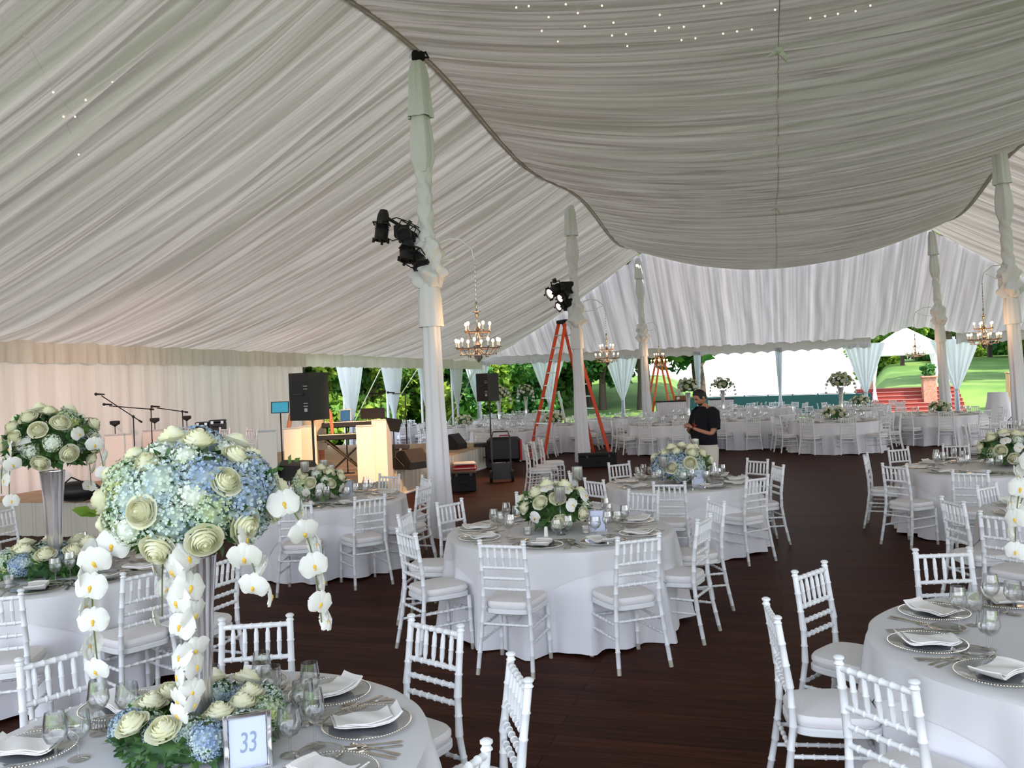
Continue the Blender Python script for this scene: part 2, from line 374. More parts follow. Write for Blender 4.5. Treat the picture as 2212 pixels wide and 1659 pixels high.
# centre seam of the liner and its tie points
mb = MB(); mb.tube([W(u, .2, float(zcentre(np.array(u), np.array(.2)))-.018+.004*sin(u*9)) for u in np.arange(-2, UC, .25)], .006, 5)
for vv_ in (VL, VR): mb.tube([W(u, vv_, float(zrow(np.array(u)))-.015) for u in np.arange(-2.1, UC+.1, .2)], .016, 6)
struct('trim_4', mb, liner2_m)
for k, u in enumerate((10.7, 20.8)):
    mb = MB(); z = float(zcentre(np.array(u), np.array(.2)))
    mb.ball((0, 0, -.06), .06, 10, 6, (1, 1.2, .8)); mb.tube([(0, 0, -.05), (.05, -.03, -.14), (.10, .02, -.19)], [.04, .03, .01], 6); mb.tube([(0, 0, -.05), (-.07, -.02, -.10), (-.13, .02, -.12)], [.03, .02, .008], 6)
    solo('fabric_knot', mb, MATS['pole_drape'], ['gathered white fabric knot on the ceiling seam nearest the viewer', 'small gathered fabric knot farther along the ceiling seam'][k], 'fabric knot', W(u, .2, z), group='knots along the ceiling seam')
# floor
o = link('floor', npmesh('floor', [W(UN, EL-.5), W(UF+.5, EL-.5), W(UF+.5, ER+.5), W(UN, ER+.5)], [(0, 3, 2, 1)], floor_m, [(EL, UN), (EL, UF), (ER, UF), (ER, UN)])); tag(o, kind='structure')
mb = MB()
# ------------------------------------------------------------------ outside
def ss(x, a, b):
    t = np.clip((x-a)/(b-a), 0, 1); return t*t*(3-2*t)
def hground(X, Y):
    u = U[0]*X+U[1]*Y; v = V[0]*X+V[1]*Y
    a = X/np.maximum(Y, 5)
    far = ss(u, 39, 62)
    left = 2.3*ss(u, 40, 62)*(1-ss(a, .17, .24))*ss(a, -.05, .12)
    right = (1.1*ss(u, 42, 46)+1.7*ss(u, 46, 80))*ss(v, 3.2, 5.0)*ss(a, .405, .44)
    return -.06+left+right-1.5*far*ss(a, .20, .25)*(1-ss(a, .39, .42))
xs = np.linspace(-70, 90, 161); ys = np.linspace(-40, 110, 151)
XX, YY = np.meshgrid(xs, ys, indexing='ij'); ZZ = hground(XX, YY)
o = link('lawn', npmesh('lawn', np.stack([XX, YY, ZZ], -1).reshape(-1, 3), gridquads(160, 150), grass_m)); tag(o, 'green lawn around the tent rising behind the far opening', 'lawn', kind='stuff')
def leafcloud(n, blobs, size, seed, mt, name):
    r = np.random.RandomState(seed); P = []; 
    b = np.array(blobs); pick = r.choice(len(b), n, p=b[:, 3]**2/np.sum(b[:, 3]**2))
    d = r.normal(size=(n, 3)); d /= np.linalg.norm(d, axis=1)[:, None]
    rr = b[pick, 3]*(.55+.50*r.rand(n)); c = b[pick, :3]+d*rr[:, None]*np.array([1, 1, .85])
    a1 = r.normal(size=(n, 3)); a1 /= np.linalg.norm(a1, axis=1)[:, None]; a2 = np.cross(a1, r.normal(size=(n, 3))); a2 /= np.linalg.norm(a2, axis=1)[:, None]
    s = size*(.5+r.rand(n))[:, None]
    P = np.stack([c-a1*s, c+a2*s*.5, c+a1*s, c-a2*s*.5], 1).reshape(-1, 3)
    return npmesh(name, P, np.arange(4*n).reshape(-1, 4), mt)
def treeproto(seed, mt, low, h=9, n=12000, size=.25, trunk=True):
    r = random.Random(seed); blobs = []
    for i in range(26):
        z = low+(h-low)*r.random(); w = 2.6*math.sqrt(max(.1, 1-((z-(low+h)/2)/((h-low)/2+.6))**2))
        a = r.random()*2*PI; q = w*math.sqrt(r.random()); blobs.append((q*cos(a), q*sin(a), z, 1.0+.7*r.random()))
    ps = [('crown', leafcloud(n, blobs, size, seed, mt, 'crown'), (0, 0, 0), (0, 0, 0), 1, (), None, None)]
    m_ = MB(); m_.tube([(0, 0, -.5), (.05, 0, 1.2), (-.05, .08, 3), (.1, 0, h*.7)], [.34, .26, .22, .08], 10)
    for k in range(5):
        a = k*1.3; m_.tube([(0, 0, 1.8+k*.5), (.8*cos(a), .8*sin(a), 3.0+k*.6), (1.7*cos(a), 1.7*sin(a), 4.2+k*.6)], [.1, .07, .03], 6)
    ps.append(part('trunk', m_, bark_m)); return ps
TP = [treeproto(1, foliage_m, .6), treeproto(2, foliage2_m, .4), treeproto(3, foliage_m, 3.4, 10, 8000), treeproto(4, foliage2_m, 3.0, 11, 9000)]
trees = []
for k, (x0, D, p, s) in enumerate([(560, 33, 1, .75), (640, 31, 0, .62), (705, 34, 1, .75), (770, 33, 0, .62), (835, 37, 1, .72), (895, 37, 0, .62), (955, 42, 1, .8), (1010, 44, 0, .7),
        (1062, 48, 2, .8), (1120, 46, 1, .8), (1172, 50, 1, .85), (1226, 52, 3, .85), (1272, 49, 3, .8), (1300, 47, 3, .75), (1335, 62, 2, .55), (1150, 60, 0, 1.1), (1060, 62, 1, 1.1), (1230, 66, 1, 1.2), (900, 52, 1, 1.2), (700, 48, 1, 1.2),
        (1389, 46, 2, 1.35), (1508, 48, 3, 1.35), (2044, 47, 2, 1.35), (2330, 46, 2, 1.0), (2390, 52, 3, 1.0), (2300, 58, 2, 1.0), (1890, 66, 0, .62), (1950, 62, 2, .55), (2010, 66, 1, .6), (2080, 70, 0, .75), (2140, 66, 2, .6), (2190, 72, 1, .85), (2120, 80, 1, 1.0), (2240, 64, 0, .8), (1985, 82, 1, .9), (2320, 60, 1, .9)]):  # first trees in this row added mostly out of view to shade the lawn
    X = (x0-1106)/F_*D; z = float(hground(np.array(X), np.array(float(D))))
    if x0 < 1600 : side = 'beyond the left and far-left tent openings'
    else: side = 'on the lawn beyond the right tent opening'
    kind = ['bushy sunlit green tree', 'dense dark green tree', 'sunlit tree with a clear trunk', 'dark leafed tree with a bare trunk'][p]
    trees.append(place('tree', TP[p], (X, D, z-.1), R.random()*6, '%s %s' % (kind, side), 'tree', kind.replace(' ', ' ')+'s '+side, s))
OW = 'first second third fourth fifth sixth seventh eighth ninth tenth eleventh twelfth thirteenth fourteenth fifteenth sixteenth seventeenth eighteenth nineteenth twentieth twenty-first twenty-second twenty-third'.split()
for zone, nm in ((0, 'beyond the left openings'), (1, 'beyond the right opening')):
    zs = sorted([t for t in trees if ('right tent' in t['label']) == bool(zone)], key=lambda t: t.location.x/t.location.y)
    for i, t in enumerate(zs): t['label'] = '%s %s, %s from the left' % (t['label'].split(' beyond')[0].split(' on the lawn')[0], nm, OW[i]); t['group'] = 'trees '+nm
# low green windscreen fence beyond the far opening
def wp(x, D): return ((x-1106)/F_*D, D)
a = wp(1462, 44); b = wp(1880, 38.5)
fn = []
n = 9
P0 = Vector((a[0], a[1], 0)); P1 = Vector((b[0], b[1], 0)); dr = (P1-P0).normalized(); ang = math.atan2(dr.y, dr.x); Lf = (P1-P0).length
mbp = MB(); mbp.box((Lf/2, 0, .42), (Lf, .03, 1.05))
ps = [part('screen_panel', mbp, screenf_m, smooth=False)]
for k in range(n):
    q = MB(); q.tube([(Lf*k/(n-1), .04, -1.2), (Lf*k/(n-1), .04, 1.0)], .03, 8); ps.append(part('post', q, blackr_m))
q = MB(); q.tube([(0, .02, .97), (Lf, .02, .97)], .02, 6); ps.append(part('top_rail', q, blackr_m))
place('fence', ps, (P0.x, P0.y, -.0), ang, 'low fence with dark green windscreen beyond the far opening', 'fence')
# small entrance canopy, steps and pillars
cx_, cy_ = 18.9, 41.0
ps = []
mb = MB(); hw = 1.55
mb.add([(-hw, -hw, 2.75), (hw, -hw, 2.75), (hw, hw, 2.75), (-hw, hw, 2.75), (0, 0, 3.85), (-hw, -hw, 2.5), (hw, -hw, 2.5), (hw, hw, 2.5), (-hw, hw, 2.5)],
       [(0, 1, 4), (1, 2, 4), (2, 3, 4), (3, 0, 4), (0, 5, 6, 1), (1, 6, 7, 2), (2, 7, 8, 3), (3, 8, 5, 0)])
ps.append(part('canopy_roof', mb, canopy_m, smooth=False))
for sx in (-1, 1):
    for sy in (-1, 1):
        mb = MB(); mb.tube([(sx*hw, sy*hw, -.4), (sx*hw, sy*hw, 2.75)], .035, 8); lg = part('leg', mb, white_paint)
        mb = MB(); mb.grid(lambda i, j: (sx*(hw-.02)+(.24*abs(2*j-1)**1.2+.045)*cos(i*2*PI)*(1 if j > .5 else .8), sy*(hw-.02)+(.15*abs(2*j-1)+.04)*sin(i*2*PI)*(1+.2*sin(i*30)), -.3+2.95*j), 24, 12, True)
        ps.append(lg); ps.append(part('leg_curtain', mb, curtain_m))
zt = float(hground(np.array(cx_), np.array(cy_)))
place('entrance_canopy', ps, (18.5, 40.3, .12), -.3, 'small white peaked canopy with draped legs over the red steps', 'canopy')
mb2 = MB(); mb3 = MB()
for k in range(7):
    d = 3.0-.36*k; mb2.box((0, 3.0-d/2, .165*(k+1)-.0825), (4.3, d, .165)); mb3.box((0, .36*k-.005, .165*(k+1)-.012), (4.3, .03, .03))
place('carpeted_steps', [part('treads', mb2, carpet_m, smooth=False), part('nosing', mb3, mat('pale_carpet_edge', (.45, .22, .18), .9), smooth=False)], (17.5, 37.6, -.05), -.33, 'red carpeted steps leading up to the lawn under the small canopy', 'steps')  # paler strip along the front edge of each step
for k, (x, D, y0) in enumerate(((1872, 40.5, 0), (2006, 38.5, 0))):
    X = (x-1106)/F_*D
    mb = MB(); mb.box((0, 0, .65), (.55, .55, 1.3), bev=.01); mb.box((0, 0, 1.33), (.66, .66, .07), bev=.01)
    pp = [part('pillar', mb, brick_m, smooth=False)]
    pl_ = leafcloud(500, [(0, 0, .25, .3), (.1, 0, .4, .2), (-.12, .05, .38, .22)], .07, 5+k, foliage2_m, 'potted_shrub')
    place('brick_pillar', pp, (X, D, .25), -.3, ['brick pillar at the left of the red steps', 'brick pillar at the right of the red steps'][k], 'pillar', 'brick pillars beside the steps')
    tag(link('shrub', pl_, None, (X, D, 1.58)), ['green shrub on the left brick pillar', 'green shrub on the right brick pillar'][k], 'shrub', 'shrubs on the pillars')
# guy straps outside the left openings
for k, (x1, y1, x2, y2, D) in enumerate(((822, 797, 790, 862, 31), (902, 797, 868, 850, 33), (1027, 797, 985, 880, 35), (1206, 845, 1217, 893, 36))):
    p1 = px(x1, y1, dist=D); p2 = px(x2, y2, dist=D)
    mb = MB(); q = Vector(p2)-Vector(p1); e = Vector(p1)+q*((p1[2]+.05)/(p1[2]-p2[2])); mb.tube([(0, 0, 0), tuple(e-Vector(p1))], .05, 6, flat=.3)
    solo('guy_strap', mb, strap_m, ['pale guy strap slanting behind the first curtain gap left of the wrapped pole', 'pale guy strap slanting just left of the wrapped pole', 'thick white guy strap slanting left of the small loudspeaker', 'short pale brace behind the ladder curtain'][k], 'strap', p1, group='guy straps outside the tent')
# posts and tied curtains at the open sides
def curtain(wt, wm, zb, zm, zt, seed):
    r = random.Random(seed)
    def fn(i, j):
        z = zb+(zt-zb)*j; zk = (z-zm)
        w = wm+(wt-wm)*(max(0, zk)/(zt-zm))**.9 if zk > 0 else wm+.09*(-zk/(zm-zb))**.6
        x = (i-.5)*w; y = .05*sin(i*2*PI*7+seed)*(.3+.7*min(1, abs(zk)*1.2))+.03*sin(i*23+z)
        return (x, y-.1, z)
    m_ = MB(); m_.grid(fn, 60, 24); return m_
posts = [(u, EL, 'left') for u in (23.1, 26.1, 29.0, 32.1)]+[(UF, v, 'far') for v in (EL, -9.06, -5.95, -2.9, .21, 3.3, 6.4, 9.6, ER)]
desc = ['white tied curtain at the first left opening, nearest the stage', 'white tied curtain at the second left opening, above the keyboards', 'white tied curtain just behind the wrapped pole', 'white tied curtain right of the nearest wrapped pole', 'white tied curtain behind the small loudspeaker at the corner',
        'wide white tied curtain behind the red stepladder', 'wide white tied curtain left of the third wrapped pole', 'narrow white curtain on the post behind the bar', 'narrow white tied curtain in front of the green fence', 'wide white tied curtain left of the red steps', 'wide white tied curtain right of the small canopy', 'white tied curtain at the far right opening', 'white tied curtain at the far right corner']
wid = [1.75, 1.65, 1.5, 1.5, 1.2, 1.5, 1.45, .3, .28, 1.5, 1.7, 1.5, 1.2]
for k, (u, v, sd) in enumerate(posts):
    rz = math.atan2(V[1], V[0]) if sd == 'far' else math.atan2(U[1], U[0])
    zt_ = 2.98 if sd == 'left' else 3.1
    ps = [part('curtain_cloth', curtain(wid[k], .10, .03, 1.15, zt_-.1, k), curtain_m)]
    mb = MB(); mb.lathe([(.06, -.03), (.075, 0), (.06, .03)], 12, (0, -.1, 1.15)); ps.append(part('tie_band', mb, curtain_m))
    place('tied_curtain', ps, W(u, v), rz, desc[k], 'curtain', 'tied curtains at the open sides')
    mb = MB(); mb.tube([(0, 0, 0), (0, 0, zt_)], .045, 10); mb.box((0, 0, .01), (.2, .2, .02))
    solo('side_pole', mb, white_paint, 'tent side pole behind the ' + desc[k].replace('white ', '').replace('tied ', '').split(',')[0], 'tent pole', W(u+(.12 if sd == 'far' else 0), v-(.12 if sd == 'left' else 0)), group='side poles of the tent')
# wrapped main poles
def wrapped(seed):
    r = np.random.RandomState(seed)
    def sec(name, z0, z1, prof, nz=26, fold=.14, tw=0, nf=7, label=None):
        ph = r.rand()*9
        def fn(i, j):
            z = z0+(z1-z0)*j; q = j*(len(prof)-1); k = min(int(q), len(prof)-2); rr = prof[k]+(prof[k+1]-prof[k])*(q-k)
            th = i*2*PI; d = 1+fold*sin(nf*th+tw*z+ph+.8*sin(2*th))+fold*.5*sin((nf+4)*th-tw*1.7*z)+(.10*sin(z*23+ph+3*th) if tw else .02*sin(z*6))
            return (rr*d*cos(th), rr*d*sin(th), z)
        m_ = MB(); m_.grid(fn, 48, nz, True); return part(name, m_, poledrape_m, label=label)
    return [sec('lower_drape', .0, 2.95, [.19, .165, .15, .135, .125, .12], 30, .10, 0, 6),
            sec('sleeve', 2.85, 3.42, [.165, .155, .150, .12], 12, .06, 0, 5),
            sec('knotted_wrap', 3.38, 4.05, [.13, .22, .15, .20, .12], 34, .22, 11, 4),
            sec('twisted_wrap', 4.0, 5.05, [.11, .105, .105, .1, .10], 40, .07, 14, 3),
            sec('upper_sleeve', 4.95, 5.75, [.10, .15, .145, .125, .10], 14, .12, 0, 5),
            sec('top_drape', 5.70, 6.46, [.155, .14, .13, .12, .08], 12, .14, 0, 5)]
WPs = [wrapped(1), wrapped(5)]
poles = [(UA, VL, -.02, 'fabric wrapped tent pole nearest the viewer, with black lights'), (UB, VL, -.02, 'fabric wrapped tent pole beside the tall red stepladder'), (UC-.1, VL, -.03, 'fabric wrapped tent pole left of the bar, third in its row'),
         (UB, VR, -.04, 'fabric wrapped tent pole at the right edge of the view'), (UC, VR, -.04, 'fabric wrapped tent pole beside the small canopy'), (.6, VL, 0, None), (.6, VR, 0, None), (UA, VR, 0, None)]
PO = [(-1.02, 11.5), (1.69, 21.3), (4.85, 31.0), (10.2, 17.2), (13.95, 27.6)]
for k, (u, v, lean, lb) in enumerate(poles):
    if lb is None: continue
    x, y = PO[k]
    r_ = place('tent_pole', WPs[k % 2], (x, y, 0), k*1.3, lb, 'tent pole', 'wrapped main tent poles')
    r_.rotation_euler = (0, lean*.6, 0) if k < 3 else (0, lean, 0)
    r_.scale = (1, 1, .985)
mb = MB(); mb.tube([(0, 0, 0), (0, 0, .12)], .09, 12); mb.tube([(.04, 0, .02), (.14, -.05, .0), (.10, -.1, .06)], .015, 6)
solo('pole_cap', mb, blackr_m, 'dark metal fitting at the top of the nearest wrapped pole', 'pole fitting', (-1.08, 11.5, 6.40))

# ------------------------------------------------------------------ chairs
def chair_parts(detail):
    ps = []
    sg = 10 if detail else 6
    def rod(pts, r, rr, st): 
        m_ = MB()
        if detail: m_.bamboo(pts, r, rr, st, sg)
        else: m_.tube(pts, r*1.05, sg)
        return m_
    # cushion: rounded trapezoid, seat frame below
    def pad(z0, z1, g, e, nm, mt, puff=0):
        def outline(th, k):
            c, s_ = cos(th), sin(th); n = 4.2; x = abs(c)**(2/n)*(1 if c > 0 else -1); y = abs(s_)**(2/n)*(1 if s_ > 0 else -1)
            wx = (.193+.014*y)*g; return (x*wx*k, .005+y*.198*g*k)
        m_ = MB(); seg = 32 if detail else 16; prof = [(0, z0), (.96, z0), (1, z0+e), (1, z1-e), (.95, z1), (.55, z1+puff*.8), (0, z1+puff)]
        m_.add([(*outline(2*PI*i/seg, k), z) for k, z in prof for i in range(seg)], [(a*seg+i, a*seg+(i+1) % seg, (a+1)*seg+(i+1) % seg, (a+1)*seg+i) for a in range(len(prof)-1) for i in range(seg)])
        return part(nm, m_, mt)
    ps.append(pad(.445, .492, .985, .014, 'seat_cushion', cushion_m, .010))
    ps.append(pad(.405, .442, 1.0, .006, 'seat', white_paint))
    rear = []
    for sx in (-1, 1):
        pts = [(sx*.198, -.255, .045), (sx*.185, -.215, .25), (sx*.170, -.190, .45), (sx*.165, -.195, .62), (sx*.160, -.235, .905)]
        m_ = rod(pts, .0155, .0185, .10)
        if detail: m_.lathe([(.0155, 0), (.02, .004), (.0145, .012), (.0145, .018), (.0205, .024), (.0205, .03), (.012, .036), (0, .037)], sg, (sx*.160, -.236, .898))
        q = MB(); q.tube([(sx*.201, -.264, 0), (sx*.198, -.255, .046)], .0155, sg)
        ps.append(part('leg', m_, white_paint, subs=(part('foot_cap', q, foot_metal),) if detail else ()))
        m_ = rod([(sx*.188, .190, .045), (sx*.180, .178, .41)], .0155, .018, .10); q = MB(); q.tube([(sx*.189, .192, 0), (sx*.188, .19, .046)], .0155, sg)
        ps.append(part('leg', m_, white_paint, subs=(part('foot_cap', q, foot_metal),) if detail else ()))
    def yb(z): return -.195-.040*(z-.62)/.285 if z > .62 else -.195
    rails = [(.885, .161), (.735, .163), (.66, .164), (.585, .166)]
    if detail:
        for k, (z, w) in enumerate(rails):
            ps.append(part('top_rail' if k == 0 else 'back_rail', rod([(-w, yb(z), z), (w, yb(z), z)], .0115 if k else .0125, .015, .045), white_paint))
        for k in range(5):
            x = (k-2)*.054; m_ = MB(); zz = [.735, .755, .77, .805, .81, .815, .85, .865, .885]; rs = [.007, .0085, .011, .011, .0135, .011, .011, .0085, .007]
            m_.tube([(x, yb(z)-.001, z) for z in zz], rs, 8); ps.append(part('spindle', m_, white_paint))
        for a, b in [((-.180, -.202, .34), (.180, -.202, .34)), ((-.183, .182, .30), (.183, .182, .30))]+[((sx*(.178+.02*(.32-z)/.1*.4), -.200-.14*(.34-z), z), (sx*.183, .184, z)) for sx in (-1, 1) for z in (.32, .22)]:
            ps.append(part('stretcher', rod([a, b], .0095, .0125, .05), white_paint))
    else:
        m_ = MB()
        for z, w in rails: m_.tube([(-w, yb(z), z), (w, yb(z), z)], .0125, 6)
        for k in range(5): m_.tube([((k-2)*.054, yb(.735), .735), ((k-2)*.054, yb(.885), .885)], .011, 5)
        ps.append(part('backrest', m_, white_paint)); m_ = MB()
        for a, b in [((-.180, -.202, .34), (.180, -.202, .34))]+[((sx*(.178+.02*(.32-z)/.1*.4), -.200-.14*(.34-z), z), (sx*.183, .184, z)) for sx in (-1, 1) for z in (.32, .22)]: m_.tube([a, b], .010, 5)
        ps.append(part('stretcher', m_, white_paint))
    return ps
CH = [chair_parts(False), chair_parts(True)]
def chair_at(bx, by, tx, ty, label, detail=1, group='white bamboo-turned banquet chairs', z=0):
    a = math.atan2(ty-by, tx-bx)       # facing direction
    o = place('banquet_chair', CH[detail], (bx+.235*cos(a), by+.235*sin(a), z), a-PI/2, label, 'chair', group)
    return o
def chair_px(x, y, t, label, detail=1, tgt=None, dmin=None, z=0):
    p = px(x, y, .915+z); tx, ty = tgt if tgt else (t[0], t[1])
    return chair_at(p[0], p[1], tx, ty, label, detail, z=z)

# ------------------------------------------------------------------ tables, linen
TAB = .76
def skirt_r(th, t, r, seed):
    n1, n2 = 17, 29
    w = sin(n1*th+seed)+.6*sin(n2*th+seed*2.1)+.5*sin(7*th+seed*.7)
    w2 = sin(n1*th+seed+.9*sin(3*th+seed))+.55*sin(11*th+seed*1.7)+.35*sin(n2*th+seed*2.1)
    return r+.016+.115*max(0, t)**.55*(.28+.34*w2+.2*max(0, w2)**2*.6)*(.75+.45*t)
def tablecloth(cx, cy, r, seed, label, over=True):
    m_ = MB(); n = 180; rows = [(0, 0), (.5, 0), (.97, 0), (1, .0)]
    P = []; 
    lv = [0, .015, .05, .12, .22, .35, .5, .65, .8, .92, 1.0]
    P += [(0, 0, TAB)]
    for f in (.5, .92, .985):
        P += [(r*f*cos(2*PI*k/n), r*f*sin(2*PI*k/n), TAB) for k in range(n)]
    for t in lv:
        for k in range(n):
            th = 2*PI*k/n; rr = r+.008 if t == 0 else skirt_r(th, t, r, seed)
            zz = TAB-.008-(TAB-.025)*t+(.012*sin(5*th+seed) if t == 1 else 0); P.append((rr*cos(th), rr*sin(th), max(zz, .006)))
    Fc = [(0, 1+k, 1+(k+1) % n) for k in range(n)]
    for a in range(len(lv)+2):
        for k in range(n): j = (k+1) % n; Fc.append((1+a*n+k, 1+a*n+n+k, 1+a*n+n+j, 1+a*n+j))
    m_.add(P, Fc)
    solo('tablecloth', m_, cloth_m, label, 'tablecloth', (cx, cy, 0))
    if not over: return
    m_ = MB(); P = [(0, 0, TAB+.004)]
    for f in (.5, .92, .985): P += [(r*f*cos(2*PI*k/n), r*f*sin(2*PI*k/n), TAB+.004) for k in range(n)]
    rot = seed*.9; lv = [0, .03, .1, .25, .5, .75, 1.0]
    for t in lv:
        for k in range(n):
            th = 2*PI*k/n; c_, s_ = abs(cos(th-rot)), abs(sin(th-rot)); drop = min((r*1.16)/max(c_, s_)-r*.99, .5)
            tt = t*drop/(TAB-.025); rr = (r+.012 if t == 0 else skirt_r(th, tt, r, seed)+.007); P.append((rr*cos(th), rr*sin(th), TAB-.003-drop*t))
    Fc = [(0, 1+k, 1+(k+1) % n) for k in range(n)]
    for a in range(len(lv)+2):
        for k in range(n): j = (k+1) % n; Fc.append((1+a*n+k, 1+a*n+n+k, 1+a*n+n+j, 1+a*n+j))
    m_.add(P, Fc)
    solo('table_overlay', m_, over_m, 'silvery grey square overlay on '+label.split(' under ')[-1].split(' over ')[-1].replace('white floor-length cloth on ', ''), 'table overlay', (cx, cy, 0))

# tableware prototypes (single meshes or nested parts), origin on the table surface
def L_(m_, mt, nm, smooth=True): return m_.mesh(nm, mt, smooth)
def charger_parts(hi):
    m_ = MB(); s_ = 48 if hi else 20
    m_.lathe([(0, .004), (.10, .004), (.112, .006), (.155, .012), (.163, .014), (.163, .010), (.11, .001), (0, .0)], s_)
    ps = [part('plate', m_, MATS['charger_glass'])]
    if hi:
        q = MB()
        for k in range(96):
            a = 2*PI*k/96; q.ball((.163*cos(a), .163*sin(a), .013), .0042, 6, 4)
        ps.append(part('beaded_rim', q, silver_m))
    else:
        q = MB(); q.lathe([(.160, .012), (.164, .016), (.168, .012), (.164, .009), (.160, .012)], s_); ps.append(part('rim', q, silver_m))
    return ps
CHG = [charger_parts(False), charger_parts(True)]
def napkin_mesh():
    m_ = MB()
    def layer(z, sx, sy, curl, th=.004, sh=0):
        def fn(i, j, dz=0):
            x = (i-.5)*sx; y = (j-.5)*sy; e = abs(2*i-1)
            return (x+sh, y+.004*sin(i*7), z+dz+curl*max(0, e-.55)**2*4*(.5+.5*(i > .5))+.003*sin(i*9+j*4))
        m_.grid(lambda i, j: fn(i, j, th), 14, 8); m_.grid(lambda i, j: fn(1-i, j, 0), 14, 8)
        # rim
        ed = [(i/14, 0) for i in range(15)]+[(1, j/8) for j in range(1, 9)]+[(1-i/14, 1) for i in range(1, 15)]+[(0, 1-j/8) for j in range(1, 9)]
        n = len(ed); P = [fn(a, b, 0) for a, b in ed]+[fn(a, b, th) for a, b in ed]; m_.add(P, [(k, (k+1) % n, n+(k+1) % n, n+k) for k in range(n-1)])
    layer(.004, .25, .125, .04); layer(.009, .24, .118, .035, sh=.004); layer(.014, .20, .110, .012, sh=-.012)
    return m_.mesh('napkin', napkin_m)
NAP = napkin_mesh()
def flatrod(m_, prof, th=.002):   # prof: (y, halfwidth, z)
    P = []
    for y, w, z in prof: P += [(-w, y, z), (w, y, z), (w, y, z+th), (-w, y, z+th)]
    Fc = [(0, 1, 2, 3), tuple(len(P)-4+k for k in (3, 2, 1, 0))]
    for a in range(len(prof)-1):
        for k in range(4): j = (k+1) % 4; Fc.append((a*4+k, a*4+4+k, a*4+4+j, a*4+j))
    m_.add(P, Fc)
def fork(sc=1):
    m_ = MB(); flatrod(m_, [(-.10, .007, .001), (-.09, .009, .001), (-.03, .004, .003), (.03, .0035, .006), (.045, .011, .006), (.055, .0125, .005)])
    for k in range(4):
        x = -.0095+.0063*k; q = MB(); flatrod(q, [(.055, .002, .005), (.08, .0018, .004), (.10, .001, .006)]); m_.add([(p[0]+x, p[1], p[2]) for p in q.v], q.f)
    return m_.mesh('fork', silver_m)
def knife():
    m_ = MB(); flatrod(m_, [(-.115, .007, .001), (-.10, .009, .001), (-.02, .006, .001), (-.01, .007, .001), (0, .0095, .001), (.08, .0095, .001), (.108, .006, .001), (.115, .001, .001)], .003); return m_.mesh('knife', silver_m)
def spoon():
    m_ = MB(); flatrod(m_, [(-.10, .007, .001), (-.09, .009, .001), (-.03, .004, .003), (.04, .0035, .005), (.05, .010, .003), (.065, .018, .002), (.085, .019, .002), (.10, .012, .004), (.106, .003, .006)]); return m_.mesh('spoon', silver_m)
FORK, KNIFE, SPOON = fork(), knife(), spoon()
def bread():
    m_ = MB(); m_.lathe([(0, .004), (.045, .004), (.05, .006), (.078, .012), (.08, .010), (.05, .001), (0, 0)], 28)
    q = MB(); q.lathe([(.077, .0125), (.0805, .0135), (.0835, .0115), (.0805, .010), (.077, .0125)], 28)
    return [part('plate', m_, MATS['charger_glass']), part('rim', q, silver_m)]
BREAD = bread()
def goblet(h, rb, rt, stem, seg=20):
    m_ = MB(); m_.lathe([(0, .002), (.034, .002), (.036, .003), (.030, .005), (.006, .010), (.004, .02), (.004, stem), (.01, stem+.006), (rb*.7, stem+.018), (rb, stem+.045), ((rb+rt)/2, stem+(h-stem)*.7), (rt, h), (rt-.0015, h), ((rb+rt)/2-.0015, stem+(h-stem)*.7), (rb-.002, stem+.045), (rb*.65, stem+.02), (0, stem+.010)], seg)
    return m_.mesh('bowl', MATS['clear_glass'])
WINE = goblet(.20, .040, .031, .085); WATER = goblet(.165, .044, .038, .06); 
m_ = MB(); m_.lathe([(0, .004), (.030, .004), (.036, .02), (.040, .06), (.036, .105), (.0345, .105), (.038, .06), (.034, .02), (.028, .008), (0, .008)], 20); TUMB = m_.mesh('tumbler', MATS['clear_glass'])

# ------------------------------------------------------------------ flowers
def hydrangea(seed, mt, nf=170, r=.080):
    rr = np.random.RandomState(seed); P = []; Fc = []
    core = MB(); core.ball((0, 0, 0), r*.86, 10, 6, (1, 1, .8)); P += core.v; Fc += core.f
    for k in range(nf):
        t = (k+.5)/nf; z = 1-1.75*t; q = math.sqrt(max(0, 1-z*z)); a = k*2.39996; n = Vector((q*cos(a), q*sin(a), z*.8)).normalized()
        c = Vector((n.x*r, n.y*r, n.z*r*.92))*(1+.12*(rr.rand()-.5)); a1 = n.orthogonal().normalized(); a1.rotate(Quaternion(n, rr.rand()*6)); b1 = n.cross(a1)
        for s in range(4):
            d = (a1*cos(s*PI/2)+b1*sin(s*PI/2)); e = (a1*cos(s*PI/2+PI/2)+b1*sin(s*PI/2+PI/2)); w = .0122*(.8+.4*rr.rand())
            i = len(P); P += [tuple(c), tuple(c+d*w*.6-e*w*.42+n*.003), tuple(c+d*w*1.05+n*.0045), tuple(c+d*w*.6+e*w*.42+n*.003)]; Fc.append((i, i+1, i+2, i+3))
    m_ = MB(); m_.v = P; m_.f = Fc; return m_.mesh('hydrangea', mt)
HYD = [hydrangea(1, blue_m), hydrangea(2, green_h), hydrangea(3, pale_h)]
STOCK = hydrangea(5, mat('white_stock', (.78, .84, .74), .7, spec=.15, noise=((.60, .72, .42), 20, .5, .7)), 60, .058)
